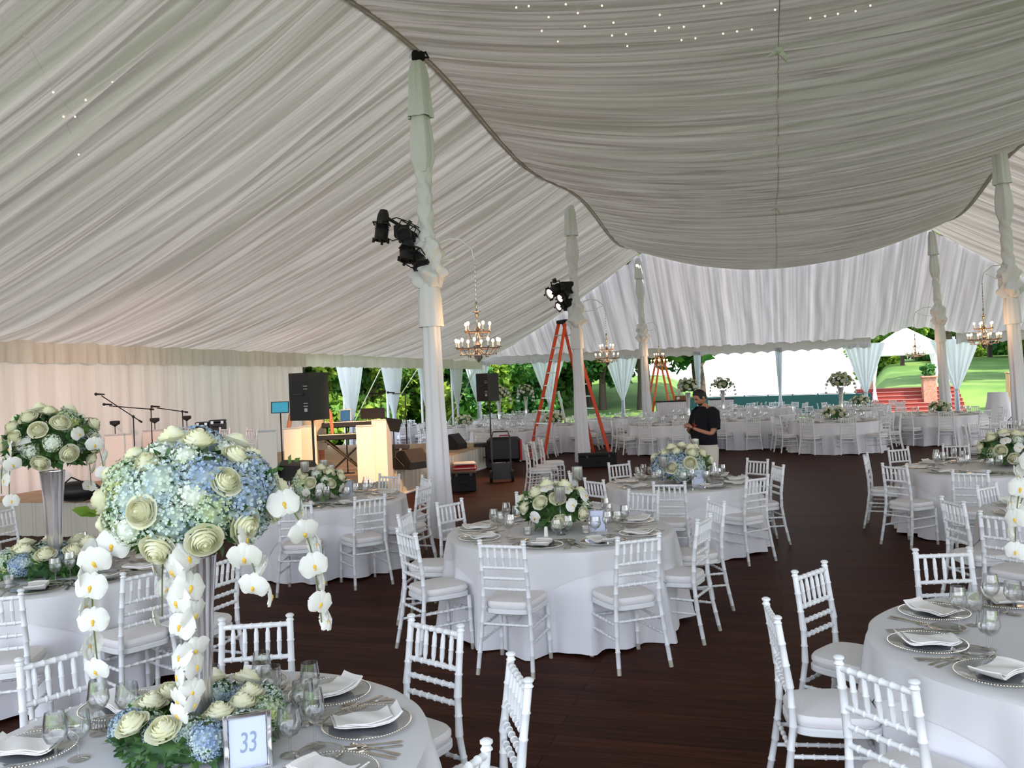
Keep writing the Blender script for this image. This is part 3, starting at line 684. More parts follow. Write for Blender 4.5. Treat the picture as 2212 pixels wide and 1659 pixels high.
def rose(seed):
    rr = random.Random(seed); m_ = MB()
    m_.ball((0, 0, .020), .032, 12, 8, (1, 1, .95)); m_.ball((0, 0, .044), .009, 8, 6, (1, 1, 1.5))
    for ring, (n, rad_, h, fl) in enumerate([(2, .013, .060, -.9), (3, .020, .058, -.7), (4, .027, .055, -.55), (5, .033, .050, -.4), (5, .039, .043, -.18), (6, .044, .035, .12), (6, .049, .026, .5)]):
        for k in range(n):
            a0 = 2*PI*k/n+ring*.8+rr.random()*.35; w = 2*PI/n*1.35; dh = rr.uniform(-.003, .003)
            def fn(i, j, a0=a0, w=w, rad_=rad_, h=h, fl=fl, dh=dh):
                a = a0+(i-.5)*w*(.5+.5*j); e = 1-(2*i-1)**2*.16*j; q = rad_*(.22+.78*sin(min(1, j*1.25)*PI/2))*(1+fl*max(0, j-.55)*.75)+.004*(i-.5)
                return (q*cos(a), q*sin(a), (h+dh)*j*e-.016*max(0, fl)*max(0, j-.75)*2)
            m_.grid(fn, 6, 5)
    return m_.mesh('rose', rose_m)
ROSE = [rose(1), rose(4)]
def orchid(seed):
    m_ = MB()
    def petal(a, l, w, tilt):
        d = Vector((cos(a), sin(a), 0)); e = Vector((-sin(a), cos(a), 0))
        def fn(i, j):
            t = j; ww = w*math.sin(PI*min(1, .06+t*.93))**.7; return tuple(d*l*t+e*ww*(2*i-1)+Vector((0, 0, tilt*t*t*l+.006*(1-(2*i-1)**2))))
        m_.grid(fn, 4, 6)
    petal(.12, .046, .035, -.15); petal(PI-.12, .046, .035, -.15); petal(PI/2, .042, .020, -.25); petal(-PI*.28, .040, .018, -.25); petal(-PI*.72, .040, .018, -.25)
    q = MB(); q.ball((0, -.004, .006), .0055, 8, 5, (1, 1.4, .8)); q.ball((0, -.013, .004), .004, 6, 4)
    return m_.mesh('orchid_bloom', orchid_m), q.mesh('orchid_lip', orchidc_m)
ORC, ORL = orchid(1)
def leaves(n, fn, size, seed, mt=leaf_m, nm='foliage'):
    rr = random.Random(seed); P = []; Fc = []
    for k in range(n):
        c, nrm = fn(rr); nrm = Vector(nrm).normalized(); c = Vector(c); d = (nrm+Vector((rr.uniform(-1, 1), rr.uniform(-1, 1), rr.uniform(-.6, .6)))*.9).normalized(); e = d.cross(nrm+Vector((.1, .2, .3))).normalized()
        l = size*(.6+.8*rr.random()); w = l*.28; i = len(P)
        P += [tuple(c), tuple(c+d*l*.45-e*w), tuple(c+d*l*.5+nrm*.004), tuple(c+d*l*.45+e*w), tuple(c+d*l)]; Fc += [(i, i+1, i+2), (i, i+2, i+3), (i+1, i+4, i+2), (i+2, i+4, i+3)]
    m_ = MB(); m_.v = P; m_.f = Fc; return m_.mesh(nm, mt)
def aim(n, spin=0): 
    q = Vector(n).to_track_quat('Z', 'Y'); return tuple((q @ Quaternion((0, 0, 1), spin)).to_euler())
def pmesh(nm, me, loc, n=None, spin=0, sc=1, subs=(), kind=None): return (nm, me, loc, aim(n, spin) if n is not None else (0, 0, 0), sc, subs, None, kind)
def dome(center, rx, rz, n, seq, seed, zmin=-.6, push=1.0):
    rr = random.Random(seed); out = []; rs = []; rest = [c for c in seq if c != 'r']; gap = rx*.44
    for k in range(n):
        t = (k+.5)/n; z = 1-(1-zmin)*t; q = math.sqrt(1-z*z); a = k*2.39996+seed; nv = (Vector((q*cos(a), q*sin(a), z))+Vector((rr.uniform(-.09, .09), rr.uniform(-.09, .09), rr.uniform(-.05, .05))))
        pos = Vector((nv.x*rx, nv.y*rx, nv.z*rz)); want = rr.random() < .85
        if want and all((pos-p_).length > gap for p_ in rs): kind = 'r'; rs.append(pos)
        else: kind = rest[rr.randrange(len(rest))]
        if kind in 'bgp' and rr.random() < .30: continue
        lo = Vector((nv.x*rx, nv.y*rx, nv.z*rz))+Vector(center); nn = Vector((nv.x, nv.y, nv.z*rx/rz+.12)).normalized()
        if kind == 'r': out.append(pmesh('rose', ROSE[rr.randrange(2)], tuple(lo+nn*.02), nn, rr.random()*6, .95+.22*rr.random()))
        elif kind == 'o': out.append(pmesh('orchid_bloom', ORC, tuple(lo+nn*.05), (nn+Vector((0, 0, -.2))), rr.random()*1, 1.1, (('orchid_lip', ORL, (0, 0, 0), (0, 0, 0), 1, (), 'yellow orchid centre', None),)))
        elif kind == 'w': out.append(pmesh('white_stock', STOCK, tuple(lo+nn*.01), nn, rr.random()*6, .75+.2*rr.random()))
        else: out.append(pmesh('hydrangea', HYD['bgp'.index(kind)], tuple(lo-nn*.025), nn, rr.random()*6, (1.0+.35*rr.random())*(1 if kind != 'b' else 1.12)))
    return out
def strand(pts, n, seed):
    rr = random.Random(seed); m_ = MB(); P = [Vector(p) for p in pts]; 
    # smooth polyline
    Q = []
    for i in range(len(P)-1):
        p0 = P[max(i-1, 0)]; p1 = P[i]; p2 = P[i+1]; p3 = P[min(i+2, len(P)-1)]
        for k in range(5):
            t = k/5; Q.append(.5*((2*p1)+(p2-p0)*t+(2*p0-5*p1+4*p2-p3)*t*t+(3*p1-p0-3*p2+p3)*t**3))
    Q.append(P[-1]); m_.tube(Q, .003, 5); out = []
    hub = Vector((0, 0, P[0].z)); subs = []
    for k in range(n):
        p = Q[int((len(Q)-1)*(.18+.82*k/(n-1)))]; od = Vector((p.x, p.y, 0)); od = od.normalized() if od.length > .01 else Vector((0, -1, 0)); sd = od.cross(Vector((0, 0, 1)))*(1 if k % 2 else -1)
        nn = (od*rr.uniform(.3, .9)+sd*rr.uniform(.4, 1.0)+Vector((0, 0, rr.uniform(-.5, .35)))).normalized(); subs.append(pmesh('orchid_bloom', ORC, tuple(p+nn*.015+sd*.012), nn, rr.uniform(-.4, .4), 1.35-.35*k/n, (('orchid_lip', ORL, (0, 0, 0), (0, 0, 0), 1, (), 'yellow orchid centre', None),)))
    return ('orchid_spray', m_.mesh('orchid_spray', stem_m), (0, 0, 0), (0, 0, 0), 1, tuple(subs), None, None)
def tall_arr(seed, n, white=False):
    zc = .86
    m_ = MB(); m_.lathe([(0, .0), (.045, .0), (.047, .01), (.042, .03), (.050, .25), (.062, .48), (.078, .66), (.080, .665), (.074, .66), (.055, .45), (.0, .44)], 28)
    seq = ('brgrpwrbgrpwr' if n > 50 else 'rgowgrprgw') if not white else 'roropgro'
    ps = [part('vase', m_, mosaic_m)]
    core = leaves(700 if n > 30 else 260, lambda r: (lambda a, z: ((.235*math.sqrt(1-z*z)*cos(a), .235*math.sqrt(1-z*z)*sin(a), zc+.17*z), (cos(a), sin(a), z)))(r.random()*2*PI, r.uniform(-.8, .95)), .060, seed)
    ps.append(('foliage', core, (0, 0, 0), (0, 0, 0), 1, (), None, 'stuff'))
    b_ = MB(); b_.ball((0, 0, zc), .19, 14, 10, (1, 1, .72)); ps.append(part('moss_ball', b_, leaf_m))
    ps += dome((0, 0, zc), .245, .19, n, seq, seed)
    if n > 50:
        ps += [strand([(.20, -.02, zc-.05), (.34, -.05, zc-.02), (.42, -.07, zc-.14), (.45, -.08, zc-.30), (.46, -.08, zc-.44)], 9, seed+1),
               strand([(.02, -.22, zc-.10), (.04, -.25, zc-.22), (.05, -.24, zc-.42), (.03, -.22, zc-.58), (.02, -.21, zc-.68)], 14, seed+2),
               strand([(-.19, -.12, zc-.10), (-.27, -.18, zc-.16), (-.28, -.19, zc-.32), (-.27, -.19, zc-.52)], 9, seed+3),
               strand([(.18, -.16, zc-.10), (.25, -.22, zc-.16), (.28, -.24, zc-.24), (.30, -.25, zc-.30)], 5, seed+4),
               strand([(-.1, .22, zc-.10), (-.2, .34, zc-.10), (-.24, .36, zc-.3), (-.25, .36, zc-.5)], 7, seed+5)]
        ps.append(('fern_sprig', leaves(30, lambda r: (lambda t: ((-.2-.16*t, -.02+.02*sin(t*9), zc-.02-.01*t), (-1, 0, .1)))(r.random()), .05, seed+9, foliage_m, 'fern_sprig'), (0, 0, 0), (0, 0, 0), 1, (), None, None))
        ps.append(('leaf_sprig', leaves(22, lambda r: (lambda t: ((.2+.18*t, -.03, zc+.05+.08*t), (1, 0, .4)))(r.random()), .04, seed+8, leaf_m, 'leaf_sprig'), (0, 0, 0), (0, 0, 0), 1, (), None, None))
    else:
        for k in range(4): a = k*PI/2+.4; ps.append(strand([(.2*cos(a), .2*sin(a), zc), (.33*cos(a), .33*sin(a), zc-.02), (.38*cos(a), .38*sin(a), zc-.18), (.39*cos(a), .39*sin(a), zc-.34)], 5, seed+k))
    return ps
def wreath(seed, n=22):
    ps = []; m_ = MB(); R0 = .20
    m_.grid(lambda i, j: ((R0+.07*cos(j*2*PI))*cos(i*2*PI), (R0+.07*cos(j*2*PI))*sin(i*2*PI), .055+.05*sin(j*2*PI)), 36, 10, True)
    lv = leaves(700, lambda r: (lambda a, b: (((R0+.075*cos(b))*cos(a), (R0+.075*cos(b))*sin(a), .055+.055*sin(b)), (cos(b)*cos(a), cos(b)*sin(a), sin(b))))(r.random()*2*PI, r.uniform(-.9, 3.6)), .045, seed)
    ps.append(part('moss_ring', m_, leaf_m)); ps.append(('foliage', lv, (0, 0, 0), (0, 0, 0), 1, (), None, 'stuff'))
    for k in range(n):
        a = 2*PI*k/n; rr = R0+(.045 if k % 2 else -.02); nn = Vector((cos(a)*.5*(1 if k % 2 else -.2), sin(a)*.5*(1 if k % 2 else -.2), 1)); lo = (rr*cos(a), rr*sin(a), .10)
        if k % 5 in (0, 3): ps.append(pmesh('rose', ROSE[k % 2], (lo[0], lo[1], .12), nn, k, 1.1))
        else: ps.append(pmesh('hydrangea', HYD[(k*7+seed) % 3], (lo[0], lo[1], .085), nn, k, .85))
    return ps
def low_arr(seed, n=34, rx=.21, far=False):
    m_ = MB(); m_.lathe([(0, .003), (.06, .003), (.085, .03), (.09, .08), (.088, .08), (.083, .03), (.05, .008), (0, .008)], 20); zc = .15
    ps = [part('glass_bowl', m_, MATS['clear_glass'])]
    b_ = MB(); b_.ball((0, 0, zc), rx*.78, 14, 8, (1, 1, .55)); ps.append(part('moss_ball', b_, leaf_m))
    lv = leaves(260 if not far else 90, lambda r: (lambda a, z: ((rx*.9*math.sqrt(1-z*z)*cos(a), rx*.9*math.sqrt(1-z*z)*sin(a), zc+.10*z), (cos(a), sin(a), z*.6)))(r.random()*2*PI, r.uniform(-.8, .9)), .085, seed)
    ps.append(('foliage', lv, (0, 0, 0), (0, 0, 0), 1, (), None, 'stuff'))
    ps += dome((0, 0, zc), rx, .13, n, 'rowprowgrobo' if seed % 2 else 'rrbrgwropbrr', seed, -.35)
    return ps
TALL = tall_arr(3, 54); TALLF = tall_arr(8, 36); TALLW = tall_arr(9, 18, True); WRE = wreath(4); LOW = [low_arr(3), low_arr(6), low_arr(5, 17, .2, True), low_arr(8, 17, .22, True)]
def holder(h):
    m_ = MB(); m_.lathe([(0, .002), (.038, .002), (.04, .006), (.01, .014), (.007, .03), (.007, h*.4), (.011, h*.45), (.007, h*.5), (.007, h-.01), (.02, h), (.045, h+.004), (.045, h+.008)], 16)
    g = MB(); g.lathe([(0, h+.010), (.043, h+.010), (.046, h+.02), (.046, h+.12), (.044, h+.12), (.044, h+.02), (0, h+.014)], 20)
    c = MB(); c.lathe([(0, h+.016), (.028, h+.016), (.028, h+.065), (.024, h+.07), (0, h+.068)], 14)
    return [part('stem', m_, MATS['clear_glass']), part('glass_cup', g, MATS['smoked_mercury']), part('candle', c, candle_m)]
HOLD = [holder(.30), holder(.24), holder(.19)]
def frame_parts(text):
    w, h = .125, .175; ps = []
    for nm, c, d in (('frame_side', (-w/2-.006, 0, h/2), (.016, .018, h+.02)), ('frame_side', (w/2+.006, 0, h/2), (.016, .018, h+.02)), ('frame_top', (0, 0, h+.004), (w, .014, .016)), ('frame_bottom', (0, 0, .004), (w+.02, .02, .014))):
        m_ = MB(); m_.box(c, d, bev=.003); ps.append(part(nm, m_, chrome_m))
    m_ = MB(); m_.box((0, 0, h/2), (w-.008, .003, h-.008)); subs = []
    if text:
        cu = bpy.data.curves.new('txt', 'FONT'); cu.body = text; cu.size = .095; cu.align_x = 'CENTER'; cu.align_y = 'CENTER'; cu.extrude = .0004; cu.shear = .12; cu.space_character = .95
        ob = bpy.data.objects.new('txt', cu); C.objects.link(ob); dg = bpy.context.evaluated_depsgraph_get(); me = bpy.data.meshes.new_from_object(ob.evaluated_get(dg)); bpy.data.objects.remove(ob); me.materials.clear(); me.materials.append(ink_m)
        subs = [('numerals', me, (0, -.0025, h/2), (PI/2, 0, 0), (.62, 1, 1), (), 'blue-grey numerals 33', None)]
    else:
        q = MB(); q.tube([(-.02, -.003, h*.45), (-.008, -.003, h*.5), (.006, -.003, h*.44), (.02, -.003, h*.48)], .0022, 5); subs = [part('flourish', q, ink_m)]
    ps.append(('card', m_.mesh('card', card_m, False), (0, 0, 0), (0, 0, 0), 1, tuple(subs), 'pale blue card', None))
    m_ = MB(); m_.box((0, .045, h*.35), (.02, .004, h*.75), ax=Matrix.Rotation(rad(25), 3, 'X')); ps.append(part('easel_back', m_, chrome_m))
    return ps
FR33 = frame_parts('33'); FR0 = frame_parts(None)

def seatname(dx, dy):
    a = math.degrees(math.atan2(dy, dx)) % 360
    return ['right', 'right-hand rear', 'rear right', 'rear', 'rear left', 'left-hand rear', 'left', 'left-hand front', 'front left', 'front', 'front right', 'right-hand front'][int(((a+15) % 360)//30)]
def setting(t, ang, lvl, short, side, r_off=.20):
    cx, cy, r = t[:3]; a = rad(ang); rr = r-r_off
    x0, y0 = cx+rr*cos(a), cy+rr*sin(a); rz = a+PI/2       # local +Y towards the table centre
    ca, sa = cos(rz), sin(rz)
    def L2W(x, y): return (x0+ca*x-sa*y, y0+sa*x+ca*y, TAB+.005)
    if not inframe(x0, y0, TAB, 40 if lvl else 90): return
    hi = 1 if lvl == 2 else 0
    at = 'at the %s of %s' % (side, short)
    place('charger_plate', CHG[hi], L2W(0, 0), rz, 'glass charger plate '+at, 'plate', 'charger plates on '+short)
    o = link('napkin', NAP, None, (*L2W(0, 0)[:2], TAB+.0165), (0, 0, rz-PI/2+R.uniform(-.25, .25))); tag(o, 'folded white napkin '+at, 'napkin', 'napkins on '+short)
    def one(nm, me, x, y, lb, cat, s=1, dr=0):
        o = link(nm, me, None, L2W(x, y), (0, 0, rz+dr), s); tag(o, lb+' '+at, cat, cat+'s on '+short)
    one('wine_glass', WINE, .17, .20, 'stemmed wine glass', 'wine glass')
    if lvl >= 1:
        one('water_glass', WATER, .075, .225, 'short-stemmed water glass', 'water glass')
        place('bread_plate', BREAD, L2W(-.22, .17), rz, 'small glass bread plate '+at, 'bread plate', 'bread plates on '+short)
        one('dinner_fork', FORK, -.195, -.01, 'silver dinner fork', 'fork'); one('table_knife', KNIFE, .195, -.01, 'silver table knife', 'knife')
    if lvl == 2:
        one('salad_fork', FORK, -.228, -.02, 'smaller silver salad fork', 'salad fork', .88); one('soup_spoon', SPOON, .225, -.02, 'silver soup spoon', 'spoon')
        one('butter_knife', KNIFE, -.22, .17, 'silver butter knife', 'butter knife', .62, -1.2)
        bpy.data.objects[-1] if False else None
# -------- the near tables --------
T = {
 'F': (-1.17, 3.03, .80), 'T1': (.35, 7.2, .92), 'G': (2.5, 3.75, .90), 'M': (1.93, 10.1, .86), 'L': (-2.2, 9.9, .9), 'LL': (-3.4, 6.3, .86), 'R': (5.65, 10.35, .93), 'N': (4.75, 7.0, .85)}
SH = {'F': 'table 33', 'T1': 'the centre table', 'G': 'the right foreground table', 'M': 'the table before the man', 'L': 'the table before the keyboards', 'LL': 'the left vase table', 'R': 'the right middle table', 'N': 'the table cut off at right'}
for k, (n, t) in enumerate(T.items()): tablecloth(*t, k*1.7+.4, 'white floor-length cloth on '+SH[n])
chairs = [
 ('F', 940, 1345, 'right-hand rear chair'), ('F', 553, 1338, 'rear chair behind the glasses'), ('F', 128, 1408, 'left rear chair'), ('F', 1121, 1445, 'chair seen edge-on at the right'), ('F', 985, 1655, 'front right chair, only its finial showing'),
 ('T1', 1083, 1172, 'front left chair'), ('T1', 1379, 1160, 'front right chair'), ('T1', 1521, 1119, 'right-hand chair nearer the viewer'), ('T1', 1547, 1081, 'right-hand chair farther back'), ('T1', 873, 1109, 'left-hand chair farther back'), ('T1', 878, 1150, 'left-hand chair nearer the viewer'), ('T1', 971, 1084, 'rear left chair beside the wrapped pole'), ('T1', 1150, 1064, 'rear chair behind the flowers'), ('T1', 1389, 1061, 'rear right chair'),
 ('M', 1283, 1037, 'left front chair'), ('M', 1445, 1043, 'front chair'), ('M', 1337, 1000, 'rear left chair'), ('M', 1636, 993, 'rear right chair'), ('M', 1636, 1030, 'front right chair'), ('M', 1681, 1004, 'right-hand chair'), ('M', 1235, 1017, 'left-hand chair behind the candle cups'),
 ('L', 636, 1087, 'front left chair'), ('L', 799, 1073, 'front right chair'), ('L', 916, 1050, 'right-hand chair nearer the viewer'), ('L', 920, 1031, 'right-hand chair beside the wrapped pole'), ('L', 841, 1026, 'rear right chair against the stage'),
 ('G', 1667, 1318, 'chair seen edge-on at the left'), ('G', 1750, 1228, 'rear left chair'), ('G', 2036, 1189, 'rear chair'), ('G', 1890, 1451, 'front left chair'),
 ('R', 1870, 982, 'left rear chair'), ('R', 1940, 968, 'rear left chair'), ('R', 2064, 960, 'rear chair'), ('R', 1932, 1005, 'left front chair'), ('R', 2095, 1018, 'front chair'),
 ('N', 2131, 1048, 'rear left chair'), ('N', 2057, 1081, 'left-hand chair'), ('N', 2165, 1112, 'front left chair'),
 ('LL', 320, 1232, 'front right chair'), ('LL', -22, 1285, 'front left chair'), ('LL', 482, 1205, 'right-hand chair seen edge-on')]
for t, x, y, lb in chairs: chair_px(x, y, T[t], 'white chair, the %s of %s' % (lb, SH[t]))
chair_at(-5.2, 10.75, -3.9, 10.9, 'white chair standing before the stage behind the blue flowers')
chair_at(-5.35, 8.9, -4.0, 8.6, 'white chair behind the left vase, cut by the left edge')
for k, (x, y) in enumerate(((1137, 959), (1153, 957), (1171, 954))):
    p = px(x, y, .915); chair_at(p[0]-.02, p[1]-.2+.42*k, p[0]+2, p[1]+.1+.42*k, ['white chair nearest the viewer in the row by the red stepladder', 'middle white chair in the row by the red stepladder', 'white chair farthest back in the row by the red stepladder'][k])
SET = {'F': [13, 51, 90, 137, 179, -28, -72], 'T1': [165, -156, 126, -104, -67, -31, 21, 90, 55], 'G': [128, 174, -151, 90], 'M': [-150, -106, -70, -30, 120, 160, 35, 5, 75], 'L': [-95, -58, -20, 20, 60, 100, 140, -140], 'LL': [-72, -38, -5, 30, 75, 150, -110], 'R': [157, 113, 80, -155, -120, -85, 40], 'N': [123, 176, -146, -100]}
LVL = {'F': 2, 'T1': 2, 'G': 2, 'M': 1, 'L': 1, 'LL': 1, 'R': 1, 'N': 1}
ORD = ['rearmost', 'second', 'third']
for t in T:
    used = {}
    for a in SET[t]:
        s = seatname(cos(rad(a)), sin(rad(a)))
        used[s] = used.get(s, 0)+1
        if used[s] > 1: s += ' inner' if used[s] == 2 else ' outer'
        setting(T[t], a, LVL[t], SH[t], s)
def on(t, dx=0, dy=0): return (T[t][0]+dx, T[t][1]+dy, TAB+.005)
place('flower_arrangement', TALL, on('F', 0, .06), .05, 'tall vase of blue hydrangeas, cream roses and trailing orchids on table 33', 'flower arrangement', sc=1)
place('flower_arrangement', TALL, on('G', .14, 0), 3.3, 'tall arrangement with trailing white orchids cut off at the right edge', 'flower arrangement')
place('flower_arrangement', TALLF, on('LL'), 1.0, 'tall mirrored vase of cream roses and greenery on the far left table', 'flower arrangement', sc=1.1)
place('flower_wreath', WRE, on('F', 0, .06), .3, 'wreath of hydrangeas and roses around the vase on table 33', 'flower wreath', sc=.97)
place('flower_wreath', WRE, on('LL'), 1.3, 'flat wreath of roses and greenery around the left mirrored vase', 'flower wreath', sc=1.25)
place('flower_arrangement', LOW[0], on('T1', -.03, .02), .5, 'low bowl of cream roses and white orchids on the centre table', 'flower arrangement', sc=1.18)
place('flower_arrangement', LOW[1], on('M', .02, 0), 1.1, 'low bowl of roses and blue hydrangeas on the table before the standing man', 'flower arrangement', sc=1.3)
place('flower_arrangement', LOW[0], on('L', -.05, -.1), 2.4, 'low bowl of white flowers on the table before the keyboards', 'flower arrangement', sc=1.15)
place('flower_arrangement', LOW[1], (*px(2180, 1000, .8)[:2], TAB+.005), 3.2, 'low bowl of yellow roses at the right edge, on the right middle table', 'flower arrangement', sc=1.25)
def putf(x, y, t, fr, lb):
    p = px(x, y, TAB); place('number_frame', fr, (p[0], p[1], TAB+.006), math.atan2(p[1], p[0])-PI/2+(.04), lb, 'table number')
putf(538, 1666, 'F', FR33, 'silver framed table number card reading 33')
putf(1292, 1150, 'T1', FR0, 'framed table number card on the centre table'); putf(1510, 1049, 'M', FR0, 'framed table number card before the standing man'); putf(750, 1073, 'L', FR0, 'framed table number card before the keyboards'); putf(212, 1222, 'LL', FR0, 'framed table number card beside the left wreath')
for t, cols in (('T1', ((1176, 7.45, .30), (1206, 6.93, .27), (1246, 7.5, .37))), ('M', ((1432, 9.75, .22), (1458, 10.4, .31), (1503, 10.3, .37))), ('L', ((658, 9.6, .34), (700, 10.25, .30), (714, 9.85, .27)))):
    for i, (x, D, h) in enumerate(cols):
        p = px(x, 1000, dist=D); place('candle_holder', holder(h), (p[0], p[1], TAB+.005), 0, '%s stemmed mercury glass candle cup on %s' % (['leftmost', 'middle', 'rightmost'][i], SH[t]), 'candle holder', 'candle cups on '+SH[t])
# salt shakers, loose glasses on the near tables
m_ = MB(); m_.lathe([(0, 0), (.018, 0), (.018, .005), (.014, .07), (.011, .078), (0, .082)], 12); SALT = m_.mesh('shaker', candle_m)
for t, x, y, lb in (('T1', 1180, 1160, 'white salt shaker on the centre table'), ('M', 1465, 1044, 'white salt shaker on the table before the standing man'), ('F', 375, 1655, 'white salt shaker before the wreath on table 33'), ('L', 657, 1080, 'white shaker on the table before the keyboards')):
    p = px(x, y, TAB); tag(link('salt_shaker', SALT, None, (p[0], p[1], TAB+.005)), lb, 'salt shaker')
VOT = [part('votive_glass', (lambda g: g)(MB().lathe([(0, .003), (.03, .003), (.036, .06), (.034, .06), (.028, .006), (0, .006)], 16)), MATS['clear_glass']), part('wax', MB().lathe([(0, .006), (.026, .006), (.029, .03), (0, .03)], 12), candle_m)]
for t, dx, dy, lb in (('F', -.07, -.33, 'votive candle glass in front of the wreath on table 33'), ('F', .24, .28, 'votive candle glass behind the wreath on table 33'), ('F', -.34, .14, 'votive candle glass left of the wreath on table 33'), ('T1', .2, -.25, 'votive candle glass right of the flowers on the centre table'), ('T1', -.27, -.2, 'votive candle glass left of the flowers on the centre table'), ('M', .32, -.1, 'votive candle glass right of the flowers before the man'), ('LL', -.1, -.42, 'votive candle glass before the left wreath')):
    place('votive_candle', VOT, on(t, dx, dy), 0, lb, 'votive candle', 'votive candles')

# -------- far tables --------
FAR = [ # X, Y, r, arrangement, name
 (-1.5, 26.0, .95, 'low', 'the far table below the loudspeaker'), (-.5, 30.4, .92, 'tallf', 'the far left tall-vase table'), (.5, 33.2, .92, 'tallw', 'the far white-vase table'),
 (1.15, 24.9, .92, 'low2', 'the table behind the stepladder'), (3.15, 27.2, .92, 'none', 'the table by the second pole'), (4.0, 23.0, .92, 'none', 'the table left of the man'),
 (6.35, 23.6, .95, 'none', 'the table right of the man'), (7.35, 30.0, .9, 'tallw', 'the far table against the sky'), (5.6, 27.4, .9, 'tallf', 'the far flower table behind the man'),
 (8.0, 21.4, 1.05, 'low', 'the large right-centre table'), (11.2, 22.5, 1.05, 'low', 'the table before the red steps'), (11.9, 29.4, .92, 'low2', 'the far table left of the steps'),
 (10.1, 26.4, .92, 'tallf', 'the far table with a topiary'), (9.4, 31.6, .92, 'none', 'the far table by the fence'), (9.55, 15.3, .9, 'low2', 'the table by the right pole'),
 (-2.85, 25.0, .9, 'none', 'the far table behind the stage'), (-.25, 22.9, .9, 'none', 'the table behind the road cases')]
AR = {'low': LOW[2], 'low2': LOW[3], 'tallf': TALLF, 'tallw': TALLW}
FAR[15] = (-3.9, 28.2, .9, 'none', FAR[15][4])
for k, (x, y, r, arr, nm) in enumerate(FAR):
    tablecloth(x, y, r, k*2.3+1, 'white floor-length cloth on '+nm, False)
    ph = (k*23) % 36; nn = ['right', 'right-hand rear', 'rear right', 'rear', 'rear left', 'left', 'left-hand front', 'front left', 'front', 'front right']
    for i in range(10):
        a = rad(ph+36*i-18); bx, by = x+(r+.47)*cos(a), y+(r+.47)*sin(a)
        if math.hypot(bx-1.69, by-21.3) < .45 or math.hypot(bx-13.72, by-27.6) < .45 or math.hypot(bx-4.85, by-31) < .45 or math.hypot(bx-10, by-17.2) < .45: continue
        if inframe(bx, by, .8, 10): chair_at(bx, by, x, y, 'white chair at the %s of %s' % (nn[i], nm), 0)
        setting((x, y, r), ph+36*i-18, 0, nm, nn[i])
    if arr != 'none': place('flower_arrangement', AR[arr], (x, y, TAB+.005), k, {'low': 'low rose and greenery centrepiece on ', 'low2': 'low rose centrepiece on ', 'tallf': 'tall vase of roses and greenery on ', 'tallw': 'tall white orchid arrangement on '}[arr]+nm, 'flower arrangement', sc=1.1)

# ------------------------------------------------------------------ chandeliers
def chandelier():
    ps = []; m_ = MB(); m_.lathe([(0, -.30), (.02, -.28), (.055, -.24), (.06, -.20), (.03, -.16), (.02, -.10), (.045, -.06), (.02, -.02), (.015, .10), (.04, .14), (.015, .18), (.012, .30), (.03, .34), (.012, .37), (.01, .45), (.02, .5), (0, .52)], 14)
    ps.append(part('glass_column', m_, crystal_m))
    m_ = MB(); m_.lathe([(0, .36), (.055, .375), (.058, .38), (0, .392)], 16); ps.append(part('crystal_dish', m_, crystal_m))
    for tier, (n, rr, z) in enumerate(((10, .29, -.10), (5, .17, .12))):
        for k in range(n):
            a = 2*PI*k/n+.2; c_, s_ = cos(a), sin(a); m_ = MB()
            m_.tube([(.02*c_, .02*s_, z-.02), (.35*rr*c_, .35*rr*s_, z-.09), (.75*rr*c_, .75*rr*s_, z-.09), (rr*c_, rr*s_, z)], .006, 6); m_.lathe([(0, z), (.028, z+.008), (.03, z+.012), (.008, z+.014)], 10, (rr*c_, rr*s_, 0))
            q = MB(); q.lathe([(.010, z+.012), (.010, z+.075), (0, z+.076)], 8, (rr*c_, rr*s_, 0)); b = MB(); b.ball((rr*c_, rr*s_, z+.10), .019, 8, 6, (1, 1, 1.35))
            ps.append(part('arm', m_, crystal_m, subs=(part('candle_sleeve', q, candle_m), part('bulb', b, bulb_m))))
        m_ = MB(); m_.tube([(rr*.98*cos(a), rr*.98*sin(a), z-.012) for a in np.linspace(0, 2*PI, 33)], .007, 6); ps.append(part('ring', m_, gold_m))
    m_ = MB()
    for k in range(20):
        a = 2*PI*k/20; q = .25 if k % 2 else .13; m_.lathe([(0, -.03), (.010, -.015), (0, .012)], 6, (q*cos(a), q*sin(a), -.17 if k % 2 else -.2)); m_.tube([(q*cos(a), q*sin(a), -.16), (q*.9*cos(a), q*.9*sin(a), -.10)], .0015, 4)
    ps.append(part('crystal_drops', m_, crystal_m))
    return ps
CHD = chandelier()
CL = [('chandelier hanging right of the nearest wrapped pole', 1032, 735, 11.4, 0, 1), ('chandelier beside the second wrapped pole', 1311, 765, 21.3, 1, 1), ('chandelier in front of the white sky, left of the bar', 1424, 778, 30.6, 2, 1), ('chandelier in front of the small canopy', 1977, 757, 27.4, 4, -1), ('chandelier at the upper right beside the right pole', 2126, 722, 17.0, 3, -1)]
